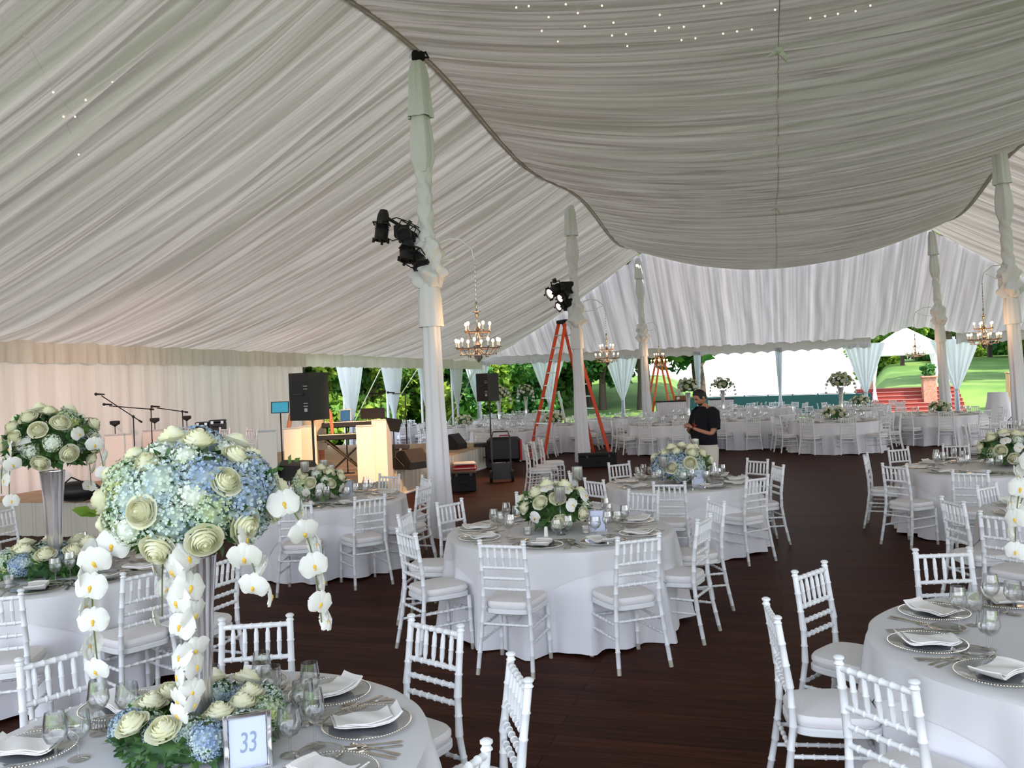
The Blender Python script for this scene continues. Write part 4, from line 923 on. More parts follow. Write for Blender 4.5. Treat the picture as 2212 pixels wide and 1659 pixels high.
for lb, x, y, D, pk, sd in CL:
    p = px(x, y, dist=D); ps = list(CHD)
    pxy = PO[pk]; ax = pxy[0]-p[0]; ay = pxy[1]-p[1]
    cab = MB(); cab.tube([(0, 0, .5), (0, 0, 1.05)], .006, 6)
    for k in range(9): cab.ball((0, 0, .52+k*.06), .013, 6, 4)
    ps.append(part('chain', cab, crystal_m))
    arm = MB(); arm.tube([(0, 0, 1.05), (ax*.06, ay*.06, 1.22), (ax*.3, ay*.3, 1.35), (ax*.55, ay*.55, 1.37), (ax*.8, ay*.8, 1.32)], .012, 6); arm.tube([(ax*.8, ay*.8, 1.08), (ax*.4, ay*.4, 1.10), (ax*.1, ay*.1, 1.2)], .008, 6); ps.append(part('bracket_arm', arm, MATS['white_paint']))
    place('chandelier', ps, p, 0, 'lit crystal '+lb, 'chandelier', 'chandeliers')
    Ld = bpy.data.lights.new('chandelier_light', 'POINT'); Ld.energy = 14; Ld.color = (1, .6, .32); Ld.shadow_soft_size = .3; lo = bpy.data.objects.new('chandelier_light', Ld); C.objects.link(lo); lo.location = (p[0], p[1], p[2]+.15)

# ------------------------------------------------------------------ stage
ZS = .52
c0, c1, c2, c3 = W(10.2, -12.0), W(21.0, -12.0), W(21.0, -6.75), W(10.2, -6.75)
mb = MB(); mb.add([(*c[:2], ZS-.04) for c in (c0, c1, c2, c3)]+[(*c[:2], ZS) for c in (c0, c1, c2, c3)], [(0, 1, 2, 3), (7, 6, 5, 4), (0, 4, 5, 1), (1, 5, 6, 2), (2, 6, 7, 3), (3, 7, 4, 0)])
sk = MB()
def skf(i, j):
    L1, L2 = 5.25, 10.8; s = i*(L1+L2); d = .018*sin(s*26)+.012*sin(s*61)
    if s < L1: u, v = 10.2-.03+d, -12.0+s
    else: u, v = 10.2+(s-L1), -6.75+.03+d
    return W(u, v, ZS-.01-(ZS-.02)*j)
sk.grid(skf, 900, 3); st = MB(); st.tube([W(10.2, -6.70, .03), W(21, -6.70, .03)], .03, 6)
place('stage', [part('deck', mb, deck_m, smooth=False), part('skirt', sk, skirt_m), part('base_strip', st, white_paint)], (0, 0, 0), 0, 'low band stage with pleated skirt along the draped wall', 'stage')
def stand_parts(w=.46, h=.92):
    ps = []; m_ = MB(); m_.box((0, -.12, h/2), (w, .02, h), bev=.003); ps.append(part('front_panel', m_, panel_m, smooth=False))
    for s in (-1, 1):
        m_ = MB(); m_.add([(s*w/2, -.12, 0), (s*w/2, .20, 0), (s*w/2, .20, h*.72), (s*w/2, -.12, h-.01), (s*(w/2-.015), -.12, 0), (s*(w/2-.015), .20, 0), (s*(w/2-.015), .20, h*.72), (s*(w/2-.015), -.12, h-.01)], [(0, 1, 2, 3), (7, 6, 5, 4), (1, 5, 6, 2), (3, 2, 6, 7), (0, 3, 7, 4), (0, 4, 5, 1)])
        ps.append(part('side_panel', m_, panel_m, smooth=False))
    m_ = MB(); m_.box((0, .03, h*.84), (w-.04, .40, .012), ax=Matrix.Rotation(rad(-38), 3, 'X')); ps.append(part('music_desk', m_, dgrey_m, smooth=False))
    m_ = MB(); m_.box((0, -.125, h-.01), (w, .03, .02)); ps.append(part('top_edge', m_, panelgrey_m, smooth=False)); return ps
ST = stand_parts(.42, .92); ST2 = stand_parts(.28, .92); ST3 = stand_parts(.24, 1.0)
for k, (x, D, rz, pt, lb) in enumerate(((256, 14.2, .55, ST, 'white band stand farthest left, behind the blue flowers'), (336, 15.4, .5, ST, 'white band stand, second from the left'), (404, 16.2, .45, ST, 'white band stand below the third microphone stand'), (578, 13.3, .35, ST2, 'white band stand in shade left of the warmly lit ones'), (634, 14.0, .25, ST2, 'warmly lit white band stand below the tablet screen'), (668, 14.6, .2, ST2, 'warmly lit white band stand behind the loudspeaker pole'), (792, 13.8, .12, ST2, 'brightly lit white band stand right of the keyboard stand'), (826, 13.9, -.1, ST3, 'tall narrow white band stand at the right end'))):
    p = px(x, 1000, dist=D); place('band_stand', pt, (p[0], p[1], ZS), rz, lb, 'music stand', 'white band stands on the stage')
def micstand(h, boom, back, tilt, seg=8):
    ps = []; m_ = MB(); m_.lathe([(0, .0), (.14, 0), (.14, .012), (.02, .03), (.013, .035)], 16); ps.append(part('base', m_, blackr_m)); m_ = MB(); m_.tube([(0, 0, .03), (0, 0, h*.55)], .014, seg); m_.tube([(0, 0, h*.5), (0, 0, h)], .010, seg); m_.box((0, 0, h*.53), (.04, .04, .06)); ps.append(part('pole', m_, black_m))
    c, s = cos(tilt), sin(tilt); m_ = MB(); m_.tube([(back*c, 0, h-back*s), (-boom*c, 0, h+boom*s)], .009, seg); m_.ball((0, 0, h), .025, 8, 6); m_.tube([(back*c, 0, h-back*s), ((back-.06)*c, 0, h-(back-.06)*s)], .016, seg); ps.append(part('boom_arm', m_, black_m))
    m_ = MB(); e = (-boom*c, 0, h+boom*s); m_.tube([(e[0]+.05, 0, e[2]+.02), (e[0]-.07, 0, e[2]+.03)], [.012, .016], 8); m_.ball((e[0]-.09, 0, e[2]+.03), .026, 10, 8); ps.append(part('microphone', m_, black_m)); return ps
for k, (x, yt, D, bm, bk, ti, rz, lb) in enumerate(((288, 900, 14.0, .62, .17, .62, 0, 'black microphone stand with long raised boom, leftmost on stage'), (326, 884, 14.8, .72, .05, .12, 0, 'black microphone stand with nearly level long boom, second from left'), (394, 889, 15.4, .46, .1, .18, 0, 'black microphone stand with short level boom, third from left'), (875, 851, 17.5, .26, .16, .05, 0, 'dark microphone stand before the green opening by the wrapped pole'), (822, 848, 18.2, .12, .12, -.3, 0, 'thin microphone stand right of the black lid'))):
    p = px(x, yt, dist=D); place('microphone_stand', micstand(p[2]-ZS, bm, bk, ti), (p[0], p[1], ZS), rz, lb, 'microphone stand', 'microphone stands on the stage')
m_ = MB(); m_.lathe([(0, .0), (.10, 0), (.1, .01), (.012, .02), (.008, .03), (.008, 1.0), (.03, 1.02)], 12); q = MB(); q.lathe([(.03, 1.02), (.085, 1.05), (.088, 1.10), (.07, 1.11), (0, 1.11)], 16)
LAMP = [part('stand', m_, black_m), part('lamp_head', q, black_m)]
for k, (x, yt, D) in enumerate(((248, 912, 15.2), (334, 908, 16.2), (403, 899, 17.0))):
    p = px(x, yt, dist=D); place('stand_light', LAMP, (p[0], p[1], p[2]-1.11 if p[2]-1.11 > ZS else ZS), 0, ['leftmost', 'middle', 'rightmost'][k]+' small black lamp head behind the left band stands', 'stand light', 'small stand lights')
def speaker_parts(w, d, h, knobs):
    ps = []; m_ = MB(); m_.add([(-w/2, -d/2, 0), (w/2, -d/2, 0), (w*.36, d/2, 0), (-w*.36, d/2, 0), (-w/2, -d/2, h), (w/2, -d/2, h), (w*.36, d/2, h), (-w*.36, d/2, h)], [(3, 2, 1, 0), (4, 5, 6, 7), (0, 1, 5, 4), (1, 2, 6, 5), (2, 3, 7, 6), (3, 0, 4, 7)])
    ps.append(part('cabinet', m_, black_m, smooth=False)); m_ = MB(); m_.box((0, -d/2-.006, h/2), (w-.03, .012, h-.04)); ps.append(part('grille', m_, grille_m, smooth=False))
    m_ = MB(); m_.tube([(-.07, d/2+.03, h*.55), (.07, d/2+.03, h*.55)], .014, 8); m_.box((-.07, d/2+.012, h*.55), (.02, .04, .03)); m_.box((.07, d/2+.012, h*.55), (.02, .04, .03)); ps.append(part('handle', m_, dgrey_m))
    m_ = MB()
    for zz in (.3, .36, .66, .72): m_.box((-.1*(w/.4), d/2+.003, h*zz), (.07, .006, .010))
    m_.box((-.1*(w/.4), d/2+.003, h*.22), (.05, .008, .05)); ps.append(part('input_panel', m_, alu_m, smooth=False)); return ps
SPK = speaker_parts(.46, .40, .68, 1)
def tripod(h, spread=.45):
    ps = []; m_ = MB(); m_.tube([(0, 0, .18), (0, 0, h)], .017, 10); ps.append(part('pole', m_, black_m)); m_ = MB(); m_.lathe([(.022, .0), (.032, .01), (.032, .06), (.022, .07)], 12, (0, 0, .55)); ps.append(part('collar', m_, blackr_m))
    for k in range(3):
        a = 2*PI*k/3+.4; m_ = MB(); m_.tube([(.02*cos(a), .02*sin(a), .58), (spread*cos(a), spread*sin(a), .02)], .011, 8); m_.tube([(.02*cos(a), .02*sin(a), .22), (spread*.5*cos(a), spread*.5*sin(a), .31)], .008, 6); ps.append(part('leg', m_, black_m))
    return ps
for k, (x, yb, D, rz, zf, lb) in enumerate(((666, 908, 12.4, 2.75, 0, 'large black loudspeaker on a stand in front of the keyboards'), (1052, 867, 21.0, 2.6, 0, 'black loudspeaker on a stand right of the nearest wrapped pole'))):
    p = px(x, yb, dist=D)
    place('tripod_stand', tripod(p[2]-.0, .5), (p[0]+.06, p[1], 0), .3*k, ['black tripod stand carrying the large loudspeaker', 'black tripod stand carrying the loudspeaker by the road cases'][k], 'speaker stand', 'loudspeaker stands')
    o = place('loudspeaker', SPK, (p[0]+.0, p[1], p[2]+.005), rz+PI+.0, lb, 'loudspeaker', 'loudspeakers on stands'); o.rotation_euler = (0, 0, rz+PI*0)
# keyboards
def keyboard():
    ps = []; m_ = MB(); m_.box((0, 0, .05), (1.0, .32, .09), bev=.012); ps.append(part('body', m_, black_m)); m_ = MB()
    for k in range(36): m_.box((-.44+k*.0235, -.10, .098), (.0215, .13, .012))
    ps.append(part('white_keys', m_, candle_m, smooth=False)); m_ = MB()
    for k in range(35):
        if k % 7 not in (2, 6): m_.box((-.428+k*.0235, -.07, .108), (.011, .08, .012))
    ps.append(part('black_keys', m_, black_m, smooth=False)); return ps
KB = keyboard()
p = px(748, 950, dist=14.8); kz = 1.16
place('keyboard', KB, (p[0], p[1], kz), .12, 'black keyboard lying on the lower bars of the crossed stand', 'keyboard', 'stage keyboards'); 
place('keyboard', KB, (p[0]+.06, p[1]+.22, kz+.20), .12, 'black keyboard raised behind and above the other keyboard', 'keyboard', 'stage keyboards')
ps = []
for s in (-1, 1):
    m_ = MB()
    for y in (-.14, .14): m_.tube([(-.36*s, y, .02), (.34*s, y, kz-ZS)], .016, 8)
    m_.tube([(-.36*s, -.2, .02), (-.36*s, .2, .02)], .016, 8); m_.tube([(.34*s, -.2, kz-ZS-.016), (.34*s, .22, kz-ZS-.016)], .016, 8); ps.append(part('crossed_leg', m_, black_m))
m_ = MB(); m_.tube([(-.34, .2, kz-ZS), (-.34, .3, kz-ZS+.19)], .014, 8); m_.tube([(.34, .2, kz-ZS), (.34, .3, kz-ZS+.19)], .014, 8); ps.append(part('tier_arm', m_, black_m))
place('keyboard_stand', ps, (p[0], p[1], ZS), .12, 'black crossed-leg stand under the two keyboards', 'keyboard stand')
def tablet(w, h, mt, fm, z):
    ps = []; m_ = MB(); m_.box((0, 0, z), (w, .015, h), bev=.005, ax=Matrix.Rotation(rad(-12), 3, 'X')); q = MB(); q.box((0, -.009, z), (w*.88, .004, h*.86), ax=Matrix.Rotation(rad(-12), 3, 'X')); ps.append(part('housing', m_, fm, subs=(part('screen', q, mt),)))
    m_ = MB(); m_.tube([(0, .03, .02), (0, .03, z+.10)], .012, 8); m_.lathe([(0, 0), (.13, 0), (.13, .012), (.015, .02)], 12, (0, .03, 0)); ps.append(part('stand', m_, black_m)); return ps
p = px(605, 880, dist=14.6); place('tablet_on_stand', tablet(.30, .20, screen_m, black_m, p[2]-ZS), (p[0], p[1], ZS), .15, 'blue-lit tablet screen on a stand left of the large loudspeaker', 'tablet')
p = px(746, 899, dist=15.3); place('tablet_on_stand', tablet(.20, .25, ipad_m, panel_m, p[2]-ZS), (p[0], p[1], ZS), .0, 'upright tablet in a cream case above the keyboards', 'tablet')
p = px(805, 893, dist=16.2); m_ = MB(); m_.box((0, 0, .0), (.46, .03, .20), bev=.004); q = MB(); q.tube([(0, .03, -(p[2]-ZS)), (0, .03, 0)], .014, 8); q.lathe([(0, 0), (.14, 0), (.14, .012), (.02, .02)], 12, (0, .03, -(p[2]-ZS)))
place('music_desk_stand', [part('desk', m_, mat('dark_brown_desk', (.05, .03, .02), .5)), part('stand', q, black_m)], p, 0, 'wide dark brown music desk right of the cream tablet', 'music stand')
p = px(848, 918, dist=15.6); m_ = MB(); m_.box((0, 0, 0), (.32, .02, .24), ax=Matrix.Rotation(rad(-20), 3, 'X')@Matrix.Rotation(.15, 3, 'Y')); q = MB(); q.tube([(0, .03, -(p[2]-ZS)), (0, .03, 0)], .012, 8)
for k in range(3): a = k*2.1; q.tube([(0, .03, -(p[2]-ZS)+.25), (.25*cos(a), .03+.25*sin(a), -(p[2]-ZS))], .009, 6)
place('folding_music_stand', [part('desk', m_, black_m), part('stand', q, black_m)], p, -.3, 'tilted black music stand beside the tall band stand', 'music stand')
# amps and cases on stage
def case(w, d, h, mt=black_m, trim=alu_m, lid=.7):
    m_ = MB(); m_.box((0, 0, h*lid/2), (w, d, h*lid), bev=.015); q = MB(); q.box((0, 0, h*(lid+1)/2+.002), (w*1.01, d*1.01, h*(1-lid)), bev=.012); r_ = MB(); r_.tube([(-.08, -d/2-.01, h*.5), (-.08, -d/2-.04, h*.45), (.08, -d/2-.04, h*.45), (.08, -d/2-.01, h*.5)], .01, 6)
    r2 = MB(); r2.box((w*.3, -d/2-.004, h*lid), (.05, .012, .05)); r2.box((-w*.3, -d/2-.004, h*lid), (.05, .012, .05))
    return [part('body', m_, mt), part('lid', q, mt), part('handle', r_, blackr_m), part('latches', r2, trim)]
p = px(455, 958, dist=16.4); place('rack_case', case(.66, .45, .80), (p[0], p[1], ZS), .25, 'large black rack case behind the cream roses', 'case')
for k, (x, D, w, h, zz) in enumerate(((438, 16.3, .24, .19, .80), (471, 16.3, .30, .22, .80))):
    q = px(x, 930, dist=D); place('amplifier', case(w, .3, h, black_m, alu_m, .8), (q[0], q[1], ZS+zz+.003), .25, ['small black amplifier, left of two on the rack case', 'small black amplifier with silver controls, right of two on the rack case'][k], 'amplifier', 'amplifiers on the rack case')
p = px(167, 1060, dist=12.6); place('equipment_bag', [part('bag_body', MB().ball((0, 0, .16), .30, 16, 10, (1.1, .6, .52)), black_m), part('strap', MB().tube([(-.2, -.1, .25), (-.05, -.12, .38), (.15, -.1, .27)], .012, 6), blackr_m)], (p[0], p[1], ZS), .3, 'black equipment bag on the stage right of the left vase', 'bag')
p = px(858, 990, dist=16.2); place('guitar_amplifier', case(.42, .28, .42, dgrey_m, alu_m, .8), (p[0], p[1], ZS), -.2, 'black combo amplifier right of the tall band stand', 'amplifier')
def wedge():
    m_ = MB(); w = .27; pr = [(-.18, 0), (.20, 0), (.16, .30), (.02, .36), (-.18, .12)]; n = 5
    m_.add([(-w, a, b) for a, b in pr]+[(w, a, b) for a, b in pr], [tuple(range(4, -1, -1)), tuple(range(5, 10))]+[(k, (k+1) % 5, 5+(k+1) % 5, 5+k) for k in range(5)])
    q = MB(); q.add([(-w+.03, -.185, .125), (w-.03, -.185, .125), (w-.03, .01, .36), (-w+.03, .01, .36)], [(0, 1, 2, 3)]); return [part('cabinet', m_, black_m, smooth=False), part('grille', q, grille_m)]
WED = wedge()
for k, (x, D, rz) in enumerate(((893, 15.8, .9), (985, 20.3, 1.2))):
    p = px(x, 1000, dist=D); place('wedge_monitor', WED, (p[0], p[1], ZS), rz, ['black wedge monitor on the stage edge left of the wrapped pole', 'black wedge monitor at the far end of the stage right of the pole'][k], 'stage monitor', 'wedge monitors')
p = px(602, 1045, dist=13.0); place('wedge_monitor', WED, (-3.35, 13.35, ZS), 2.6, 'black wedge monitor behind the low white flowers', 'stage monitor', 'wedge monitors', 1.2)
p = px(616, 965, dist=13.6); m_ = MB(); m_.ball((0, 0, .10), .12, 12, 8, (1.2, .8, .7)); 
for k, (x, D, a, lb) in enumerate(((545, 14.2, 2.5, 'warmly lit white chair on the stage before the drapes'), (486, 14.8, 2.8, 'white chair on the stage partly behind the cream roses'))):
    p = px(x, 940, dist=D); chair_at(p[0], p[1], p[0]-1, p[1]-1.1, lb, 1, z=ZS)
# floor clutter
p = px(1004, 1036); m_ = MB(); m_.box((0, 0, .15), (.46, .30, .30), bev=.03); l_ = MB(); l_.box((0, 0, .335), (.48, .32, .055), bev=.025); s_ = MB(); s_.box((0, 0, .235), (.475, .315, .025), bev=.008); h_ = MB(); h_.tube([(-.25, 0, .28), (-.25, -.17, .22), (.25, -.17, .22), (.25, 0, .28)], .012, 6)
place('cooler', [part('body', m_, red_m), part('lid', l_, candle_m, label='cream lid'), part('stripe', s_, candle_m, label='cream band'), part('handle', h_, red_m)], (p[0], p[1]+.15, 0), .1, 'red cooler with a cream lid beside the nearest wrapped pole', 'cooler')
p = px(1000, 1062); place('storage_bin', case(.46, .42, .36, blackr_m, dgrey_m, .9), (p[0]+.02, p[1]+.15, 0), .05, 'black bin in front of the red cooler', 'bin')
p = px(1048, 1012); place('road_case', case(.42, .4, .60, black_m, dgrey_m, .85), (p[0]-.05, p[1]+.2, 0), .1, 'upright black road case left of the padded bag', 'case', 'black cases by the stage')
p = px(1096, 1003); m_ = MB(); m_.box((0, 0, .30), (.82, .34, .58), bev=.08); r_ = MB(); r_.box((.38, -.14, .28), (.06, .08, .5), bev=.02); h_ = MB(); h_.tube([(-.1, -.05, .58), (-.1, -.06, .63), (.1, -.06, .63), (.1, -.05, .58)], .016, 6)
place('padded_bag', [part('bag_body', m_, black_m), part('side_stripe', r_, red_m, label='red side panel'), part('handle', h_, red_m, label='red handle')], (p[0]-.05, p[1]-1.2, .17), .05, 'large black padded bag with a red side on the hand truck', 'bag')
hx, hy = px(1085, 1038)[:2]; ps = []
m_ = MB(); m_.tube([(-.19, .12, .15), (-.19, .28, .90), (-.15, .30, 1.02), (.15, .30, 1.02), (.19, .28, .90), (.19, .12, .15)], .016, 8); ps.append(part('frame', m_, dgrey_m)); m_ = MB(); m_.box((0, 0, .22), (.36, .05, .34)); ps.append(part('back_plate', m_, dgrey_m))
for s in (-1, 1):
    m_ = MB(); m_.tube([(s*.22-.03, .05, .12), (s*.22+.03, .05, .12)], .12, 18); ps.append(part('wheel', m_, blackr_m))
m_ = MB(); m_.tube([(-.22, .05, .12), (.22, .05, .12)], .012, 6); ps.append(part('axle', m_, dgrey_m))
place('hand_truck', ps, (hx, hy-.25, 0), 0, 'grey two-wheeled hand truck with an arched handle', 'hand truck')
p = px(1293, 1010); place('long_case', case(.86, .36, .32, blackr_m, dgrey_m, .8), (p[0], p[1]+.2, 0), .02, 'long black case at the foot of the red stepladder', 'case')
# ladders
def ladder(h, w0, w1, spread, n, om, cap=True):
    """step side at -x, rear side at +x, rails spaced along y"""
    ps = []
    for sd in (-1, 1):
        for s in (-1, 1):
            m_ = MB(); a = Vector((sd*spread/2, s*w0/2, 0)); b = Vector((sd*.07, s*w1/2, h-.05)); d = b-a; q = d.to_track_quat('Z', 'Y').to_matrix(); m_.box(tuple((a+b)/2), (.035, .085, d.length), ax=q, bev=.004); ps.append(part('rail', m_, om))
        for k in range(1, n):
            t = k/n; x = sd*(spread/2+(.07-spread/2)*t); w = w0+(w1-w0)*t
            m_ = MB(); m_.box((x, 0, (h-.05)*t), (.075 if sd < 0 else .03, w-.02, .028)); ps.append(part('step' if sd < 0 else 'brace', m_, alu_m))
    m_ = MB(); m_.box((0, 0, h-.02), (.24, w1+.1, .09), bev=.012); ps.append(part('top_cap', m_, blackr_m)); return ps
place('stepladder', ladder(3.58, .78, .34, 2.0, 11, orange_m), (1.42, 22.25, 0), rad(27), 'tall red fibreglass stepladder with a black cap beside the second pole', 'ladder')
p = px(1436, 900, dist=33); place('stepladder', ladder(2.85, .7, .32, 1.35, 8, orange2_m), (p[0], 33.6, 0), rad(15), 'bright orange stepladder by the bar before the white sky', 'ladder')
# bar
for k, (x0, x1, D) in enumerate(((1418, 1486, 33.0), (1532, 1580, 33.4))):
    a = px(x0, 860, dist=D); b = px(x1, 860, dist=D); w = b[0]-a[0]; m_ = MB(); m_.box((0, 0, .54), (w, .6, 1.06)); q = MB(); q.box((0, 0, 1.09), (w+.06, .68, .04), bev=.01)
    s_ = MB(); s_.grid(lambda i, j: ((i-.5)*(w+.02), -.31-.012*sin(i*90), 1.06*j+.01), 90, 2)
    place('bar_counter', [part('body', m_, MATS['white_paint'], smooth=False), part('skirt', s_, cloth_m), part('top', q, blackr_m)], ((a[0]+b[0])/2, D, 0), -.05, ['white skirted bar with a black top, left section', 'white skirted bar section partly behind the standing man'][k], 'bar', 'bar sections')
p = px(1470, 858, dist=33); m_ = MB(); m_.box((0, 0, .09), (.42, .3, .18), bev=.01); solo('cardboard_box', m_, brown_m, 'brown box on the left end of the bar', 'box', (p[0]+.02, 33, 1.112), 0, smooth=False)
# right: light stand, cocktail table, timber post
p = px(2196, 800, dist=26.0); h = p[2]; place('tripod_stand', tripod(h-.05, .55), (p[0], p[1], 0), .5, 'black tripod light stand at the right edge', 'light stand')
m_ = MB(); m_.tube([(0, -.12, 0), (0, .14, .05)], [.11, .09], 14); q = MB(); q.tube([(-.12, 0, -.02), (-.12, 0, .12), (.12, 0, .12), (.12, 0, -.02)], .01, 6); r_ = MB(); r_.ball((.03, 0, .22), .08, 10, 6); r_.tube([(-.12, 0, .27), (.14, 0, .25)], .02, 6)
place('stage_light', [part('can', m_, black_m), part('yoke', q, black_m), part('clamp', r_, black_m)], (p[0], p[1], h+.05), .4, 'black par light on the tripod at the right edge', 'stage light')
p = px(2155, 850, dist=28.6); m_ = MB()
m_.grid(lambda i, j: ((.30+.24*(1-j)**1.4*(1+.10*sin(i*2*PI*9)))*cos(i*2*PI), (.30+.24*(1-j)**1.4*(1+.10*sin(i*2*PI*9)))*sin(i*2*PI), .03+1.05*j), 72, 10, True); m_.lathe([(0, 1.085), (.30, 1.085), (.302, 1.08)], 36)
solo('cocktail_table', m_, cloth_m, 'tall cocktail table in white cloth near the right opening', 'table', (p[0], p[1], 0))
p = px(2183, 830, dist=37.5); m_ = MB(); m_.box((0, 0, .8), (.28, .28, 1.6), bev=.02); m_.box((0, 0, 1.63), (.34, .34, .06), bev=.01); solo('timber_post', m_, wood_m, 'pale timber post on the lawn at the right', 'post', (p[0], p[1], 0), smooth=False)

# ------------------------------------------------------------------ lights on the poles
def par_parts(l, r, lens):
    m_ = MB(); m_.lathe([(0, -l*.5), (r*.6, -l*.5), (r*.9, -l*.35), (r, -l*.2), (r*.92, l*.1), (r*1.08, l*.14), (r*1.08, l*.4), (r*1.2, l*.5), (r*.95, l*.5), (r*.95, l*.42)], 16)
    f = MB()
    for k in range(4): f.lathe([(r*1.0, -l*.1+k*l*.07), (r*1.15, -l*.09+k*l*.07), (r*1.0, -l*.08+k*l*.07)], 16)
    for k in range(4): a = k*PI/2; f.box((r*1.15*cos(a), r*1.15*sin(a), l*.5), (.03, .03, .06), rz=a)
    g = MB(); g.lathe([(0, l*.43), (r*.93, l*.43)], 16); y = MB(); y.tube([(-r*1.25, 0, 0), (-r*1.25, r*1.6, 0), (r*1.25, r*1.6, 0), (r*1.25, 0, 0)], .012, 6); y.box((0, r*1.8, 0), (.05, .07, .05))
    return [part('housing', m_, black_m), part('fins', f, blackr_m), part('lens', g, lens), part('yoke', y, black_m)]
PARD = par_parts(.42, .085, blackr_m); PARL = par_parts(.40, .085, lens_m); PARP = par_parts(.26, .085, lensp_m); PARR = par_parts(.26, .09, blackr_m)+[part('indicator', MB().ball((.05, -.095, .02), .014, 8, 6), led_m)]
def toward(frm, to): return tuple((Vector(to)-Vector(frm)).to_track_quat('Z', 'Y').to_euler())
g = 'stage lights on the nearest pole'
p = px(826, 487, dist=11.5); place('stage_light', PARD, p, label='upright black stage light farthest left on the nearest pole', cat='stage light', group=g, rot=(PI*.97, .12, 0))
p = px(872, 505, dist=11.4); place('stage_light', PARR, p, label='black stage light with a red glow near the top of the nearest cluster', cat='stage light', group=g, rot=(1.9, .5, .3))
p = px(880, 540, dist=11.3); place('stage_light', par_parts(.3, .09, blackr_m), p, label='black stage light hanging in the middle of the nearest cluster', cat='stage light', group=g, rot=(2.9, .2, .4))
p = px(902, 560, dist=11.35); place('stage_light', PARR, p, label='lowest black stage light with a pink glow on the nearest pole', cat='stage light', group=g, rot=(2.5, -.5, 0))
def cable(pts, r=.008): return MB().tube(pts, r, 6)
A0 = Vector(px(912, 520, dist=11.5)); ps = []
m_ = MB(); a = Vector(px(835, 470, dist=11.5)); b = Vector(px(915, 525, dist=11.5)); m_.tube([a-A0, b-A0+Vector((0, 0, .05)), Vector((.05, 0, 0))], .022, 8); m_.box(tuple(Vector(px(868, 500, dist=11.45))-A0), (.2, .12, .16), bev=.01); m_.box(tuple(Vector(px(885, 515, dist=11.45))-A0), (.16, .14, .12), bev=.01); ps.append(part('bracket', m_, blackr_m))
for q in (((838, 476), (856, 470), (880, 478), (905, 492)), ((880, 500), (895, 488), (907, 500), (900, 515)), ((868, 545), (872, 568), (888, 578), (905, 575)), ((838, 515), (848, 520), (862, 516), (870, 505))):
    ps.append(part('cable', cable([Vector(px(*e, dist=11.4))-A0 for e in q]), blackr_m))
place('light_bracket', ps, tuple(A0), 0, 'black bracket with looping cables on the nearest pole', 'light bracket')
Lg = 'stage lights on the second pole'
for (x, y, D, pt, r_, lb) in ((1205, 625, 21.2, PARL, None, 'long black spotlight with a warm lit lens, upper left on the second pole'), (1218, 640, 21.0, PARP, None, 'black stage light with a pink lens, middle of the second pole'), (1215, 658, 21.2, PARP, None, 'black stage light with a pink lens, lowest on the second pole')):
    p = Vector(px(x, y, dist=D)); tg = p+Vector((-.8, -.6, -.45)); place('stage_light', pt, tuple(p), label=lb, cat='stage light', group=Lg, rot=toward(p, tg), sc=1.5 if pt is PARL else 1.15)
B0 = Vector(px(1238, 630, dist=21.3)); m_ = MB(); m_.tube([Vector(px(1190, 618, dist=21.3))-B0, Vector(px(1236, 612, dist=21.3))-B0, Vector((.05, 0, 0))], .03, 8); m_.box(tuple(Vector(px(1225, 622, dist=21.3))-B0), (.35, .2, .3), bev=.02); m_.box(tuple(Vector(px(1230, 658, dist=21.3))-B0), (.3, .2, .3), bev=.02)
place('light_bracket', [part('bracket', m_, blackr_m)], tuple(B0), 0, 'black bracket carrying the lights on the second pole', 'light bracket')
# fairy lights shining through the liner
dots = [[(1115, 12), (1142, 9), (1185, 33), (1222, 5), (1248, 24), (1300, 8)], [(1170, 63), (1263, 53), (1325, 45), (1425, 28), (1520, 9), (1558, 3)], [(1205, 86), (1322, 73), (1352, 70), (1415, 63), (1445, 56), (1477, 54)], [(1355, 96), (1472, 83), (1502, 79), (1562, 69), (1592, 64), (1624, 60)], [(1674, 17), (1880, 8), (1848, 20), (1782, 31), (1750, 35), (1810, 26)]]
dots2 = [[(50, 70), (115, 195), (162, 248), (192, 282)], [(242, 172), (185, 212), (137, 248), (170, 330)]]
for k, ds in enumerate(dots+dots2):
    ps = []; pts = []; a0 = None
    for x, y in ds:
        # intersect the view ray with the liner
        dx, dy = x-1106, y-829.5; rx = (dx*cos(ROLL)-dy*sin(ROLL))/F_; rz_ = -(dx*sin(ROLL)+dy*cos(ROLL))/F_
        for D in np.arange(3, 30, .05):
            X, Z = rx*D, 2+rz_*D; u = U[0]*X+U[1]*D; v = V[0]*X+V[1]*D
            zc = float(zcentre(np.array(u), np.array(v))) if v > VL else float(zleft(np.array(u), np.array(v)))
            if Z >= zc-.045: break
        p = Vector((X, D, Z-.02)); a0 = a0 or p; pts.append(p-a0); b_ = MB(); b_.ball(tuple(p-a0), .011, 6, 5); ps.append(part('bulb', b_, fairy_m))
    m_ = MB(); m_.tube([q+Vector((0, 0, .012)) for q in pts], .0015, 4); ps.append(part('wire', m_, candle_m))
    place('fairy_light_string', ps, tuple(a0), 0, (['first', 'second', 'third', 'fourth', 'fifth'][k]+' string of tiny lights on the centre ceiling, counted from the top left') if k < 5 else ['outer', 'inner'][k-5]+' string of tiny lights on the left ceiling', 'fairy lights', 'fairy light strings')

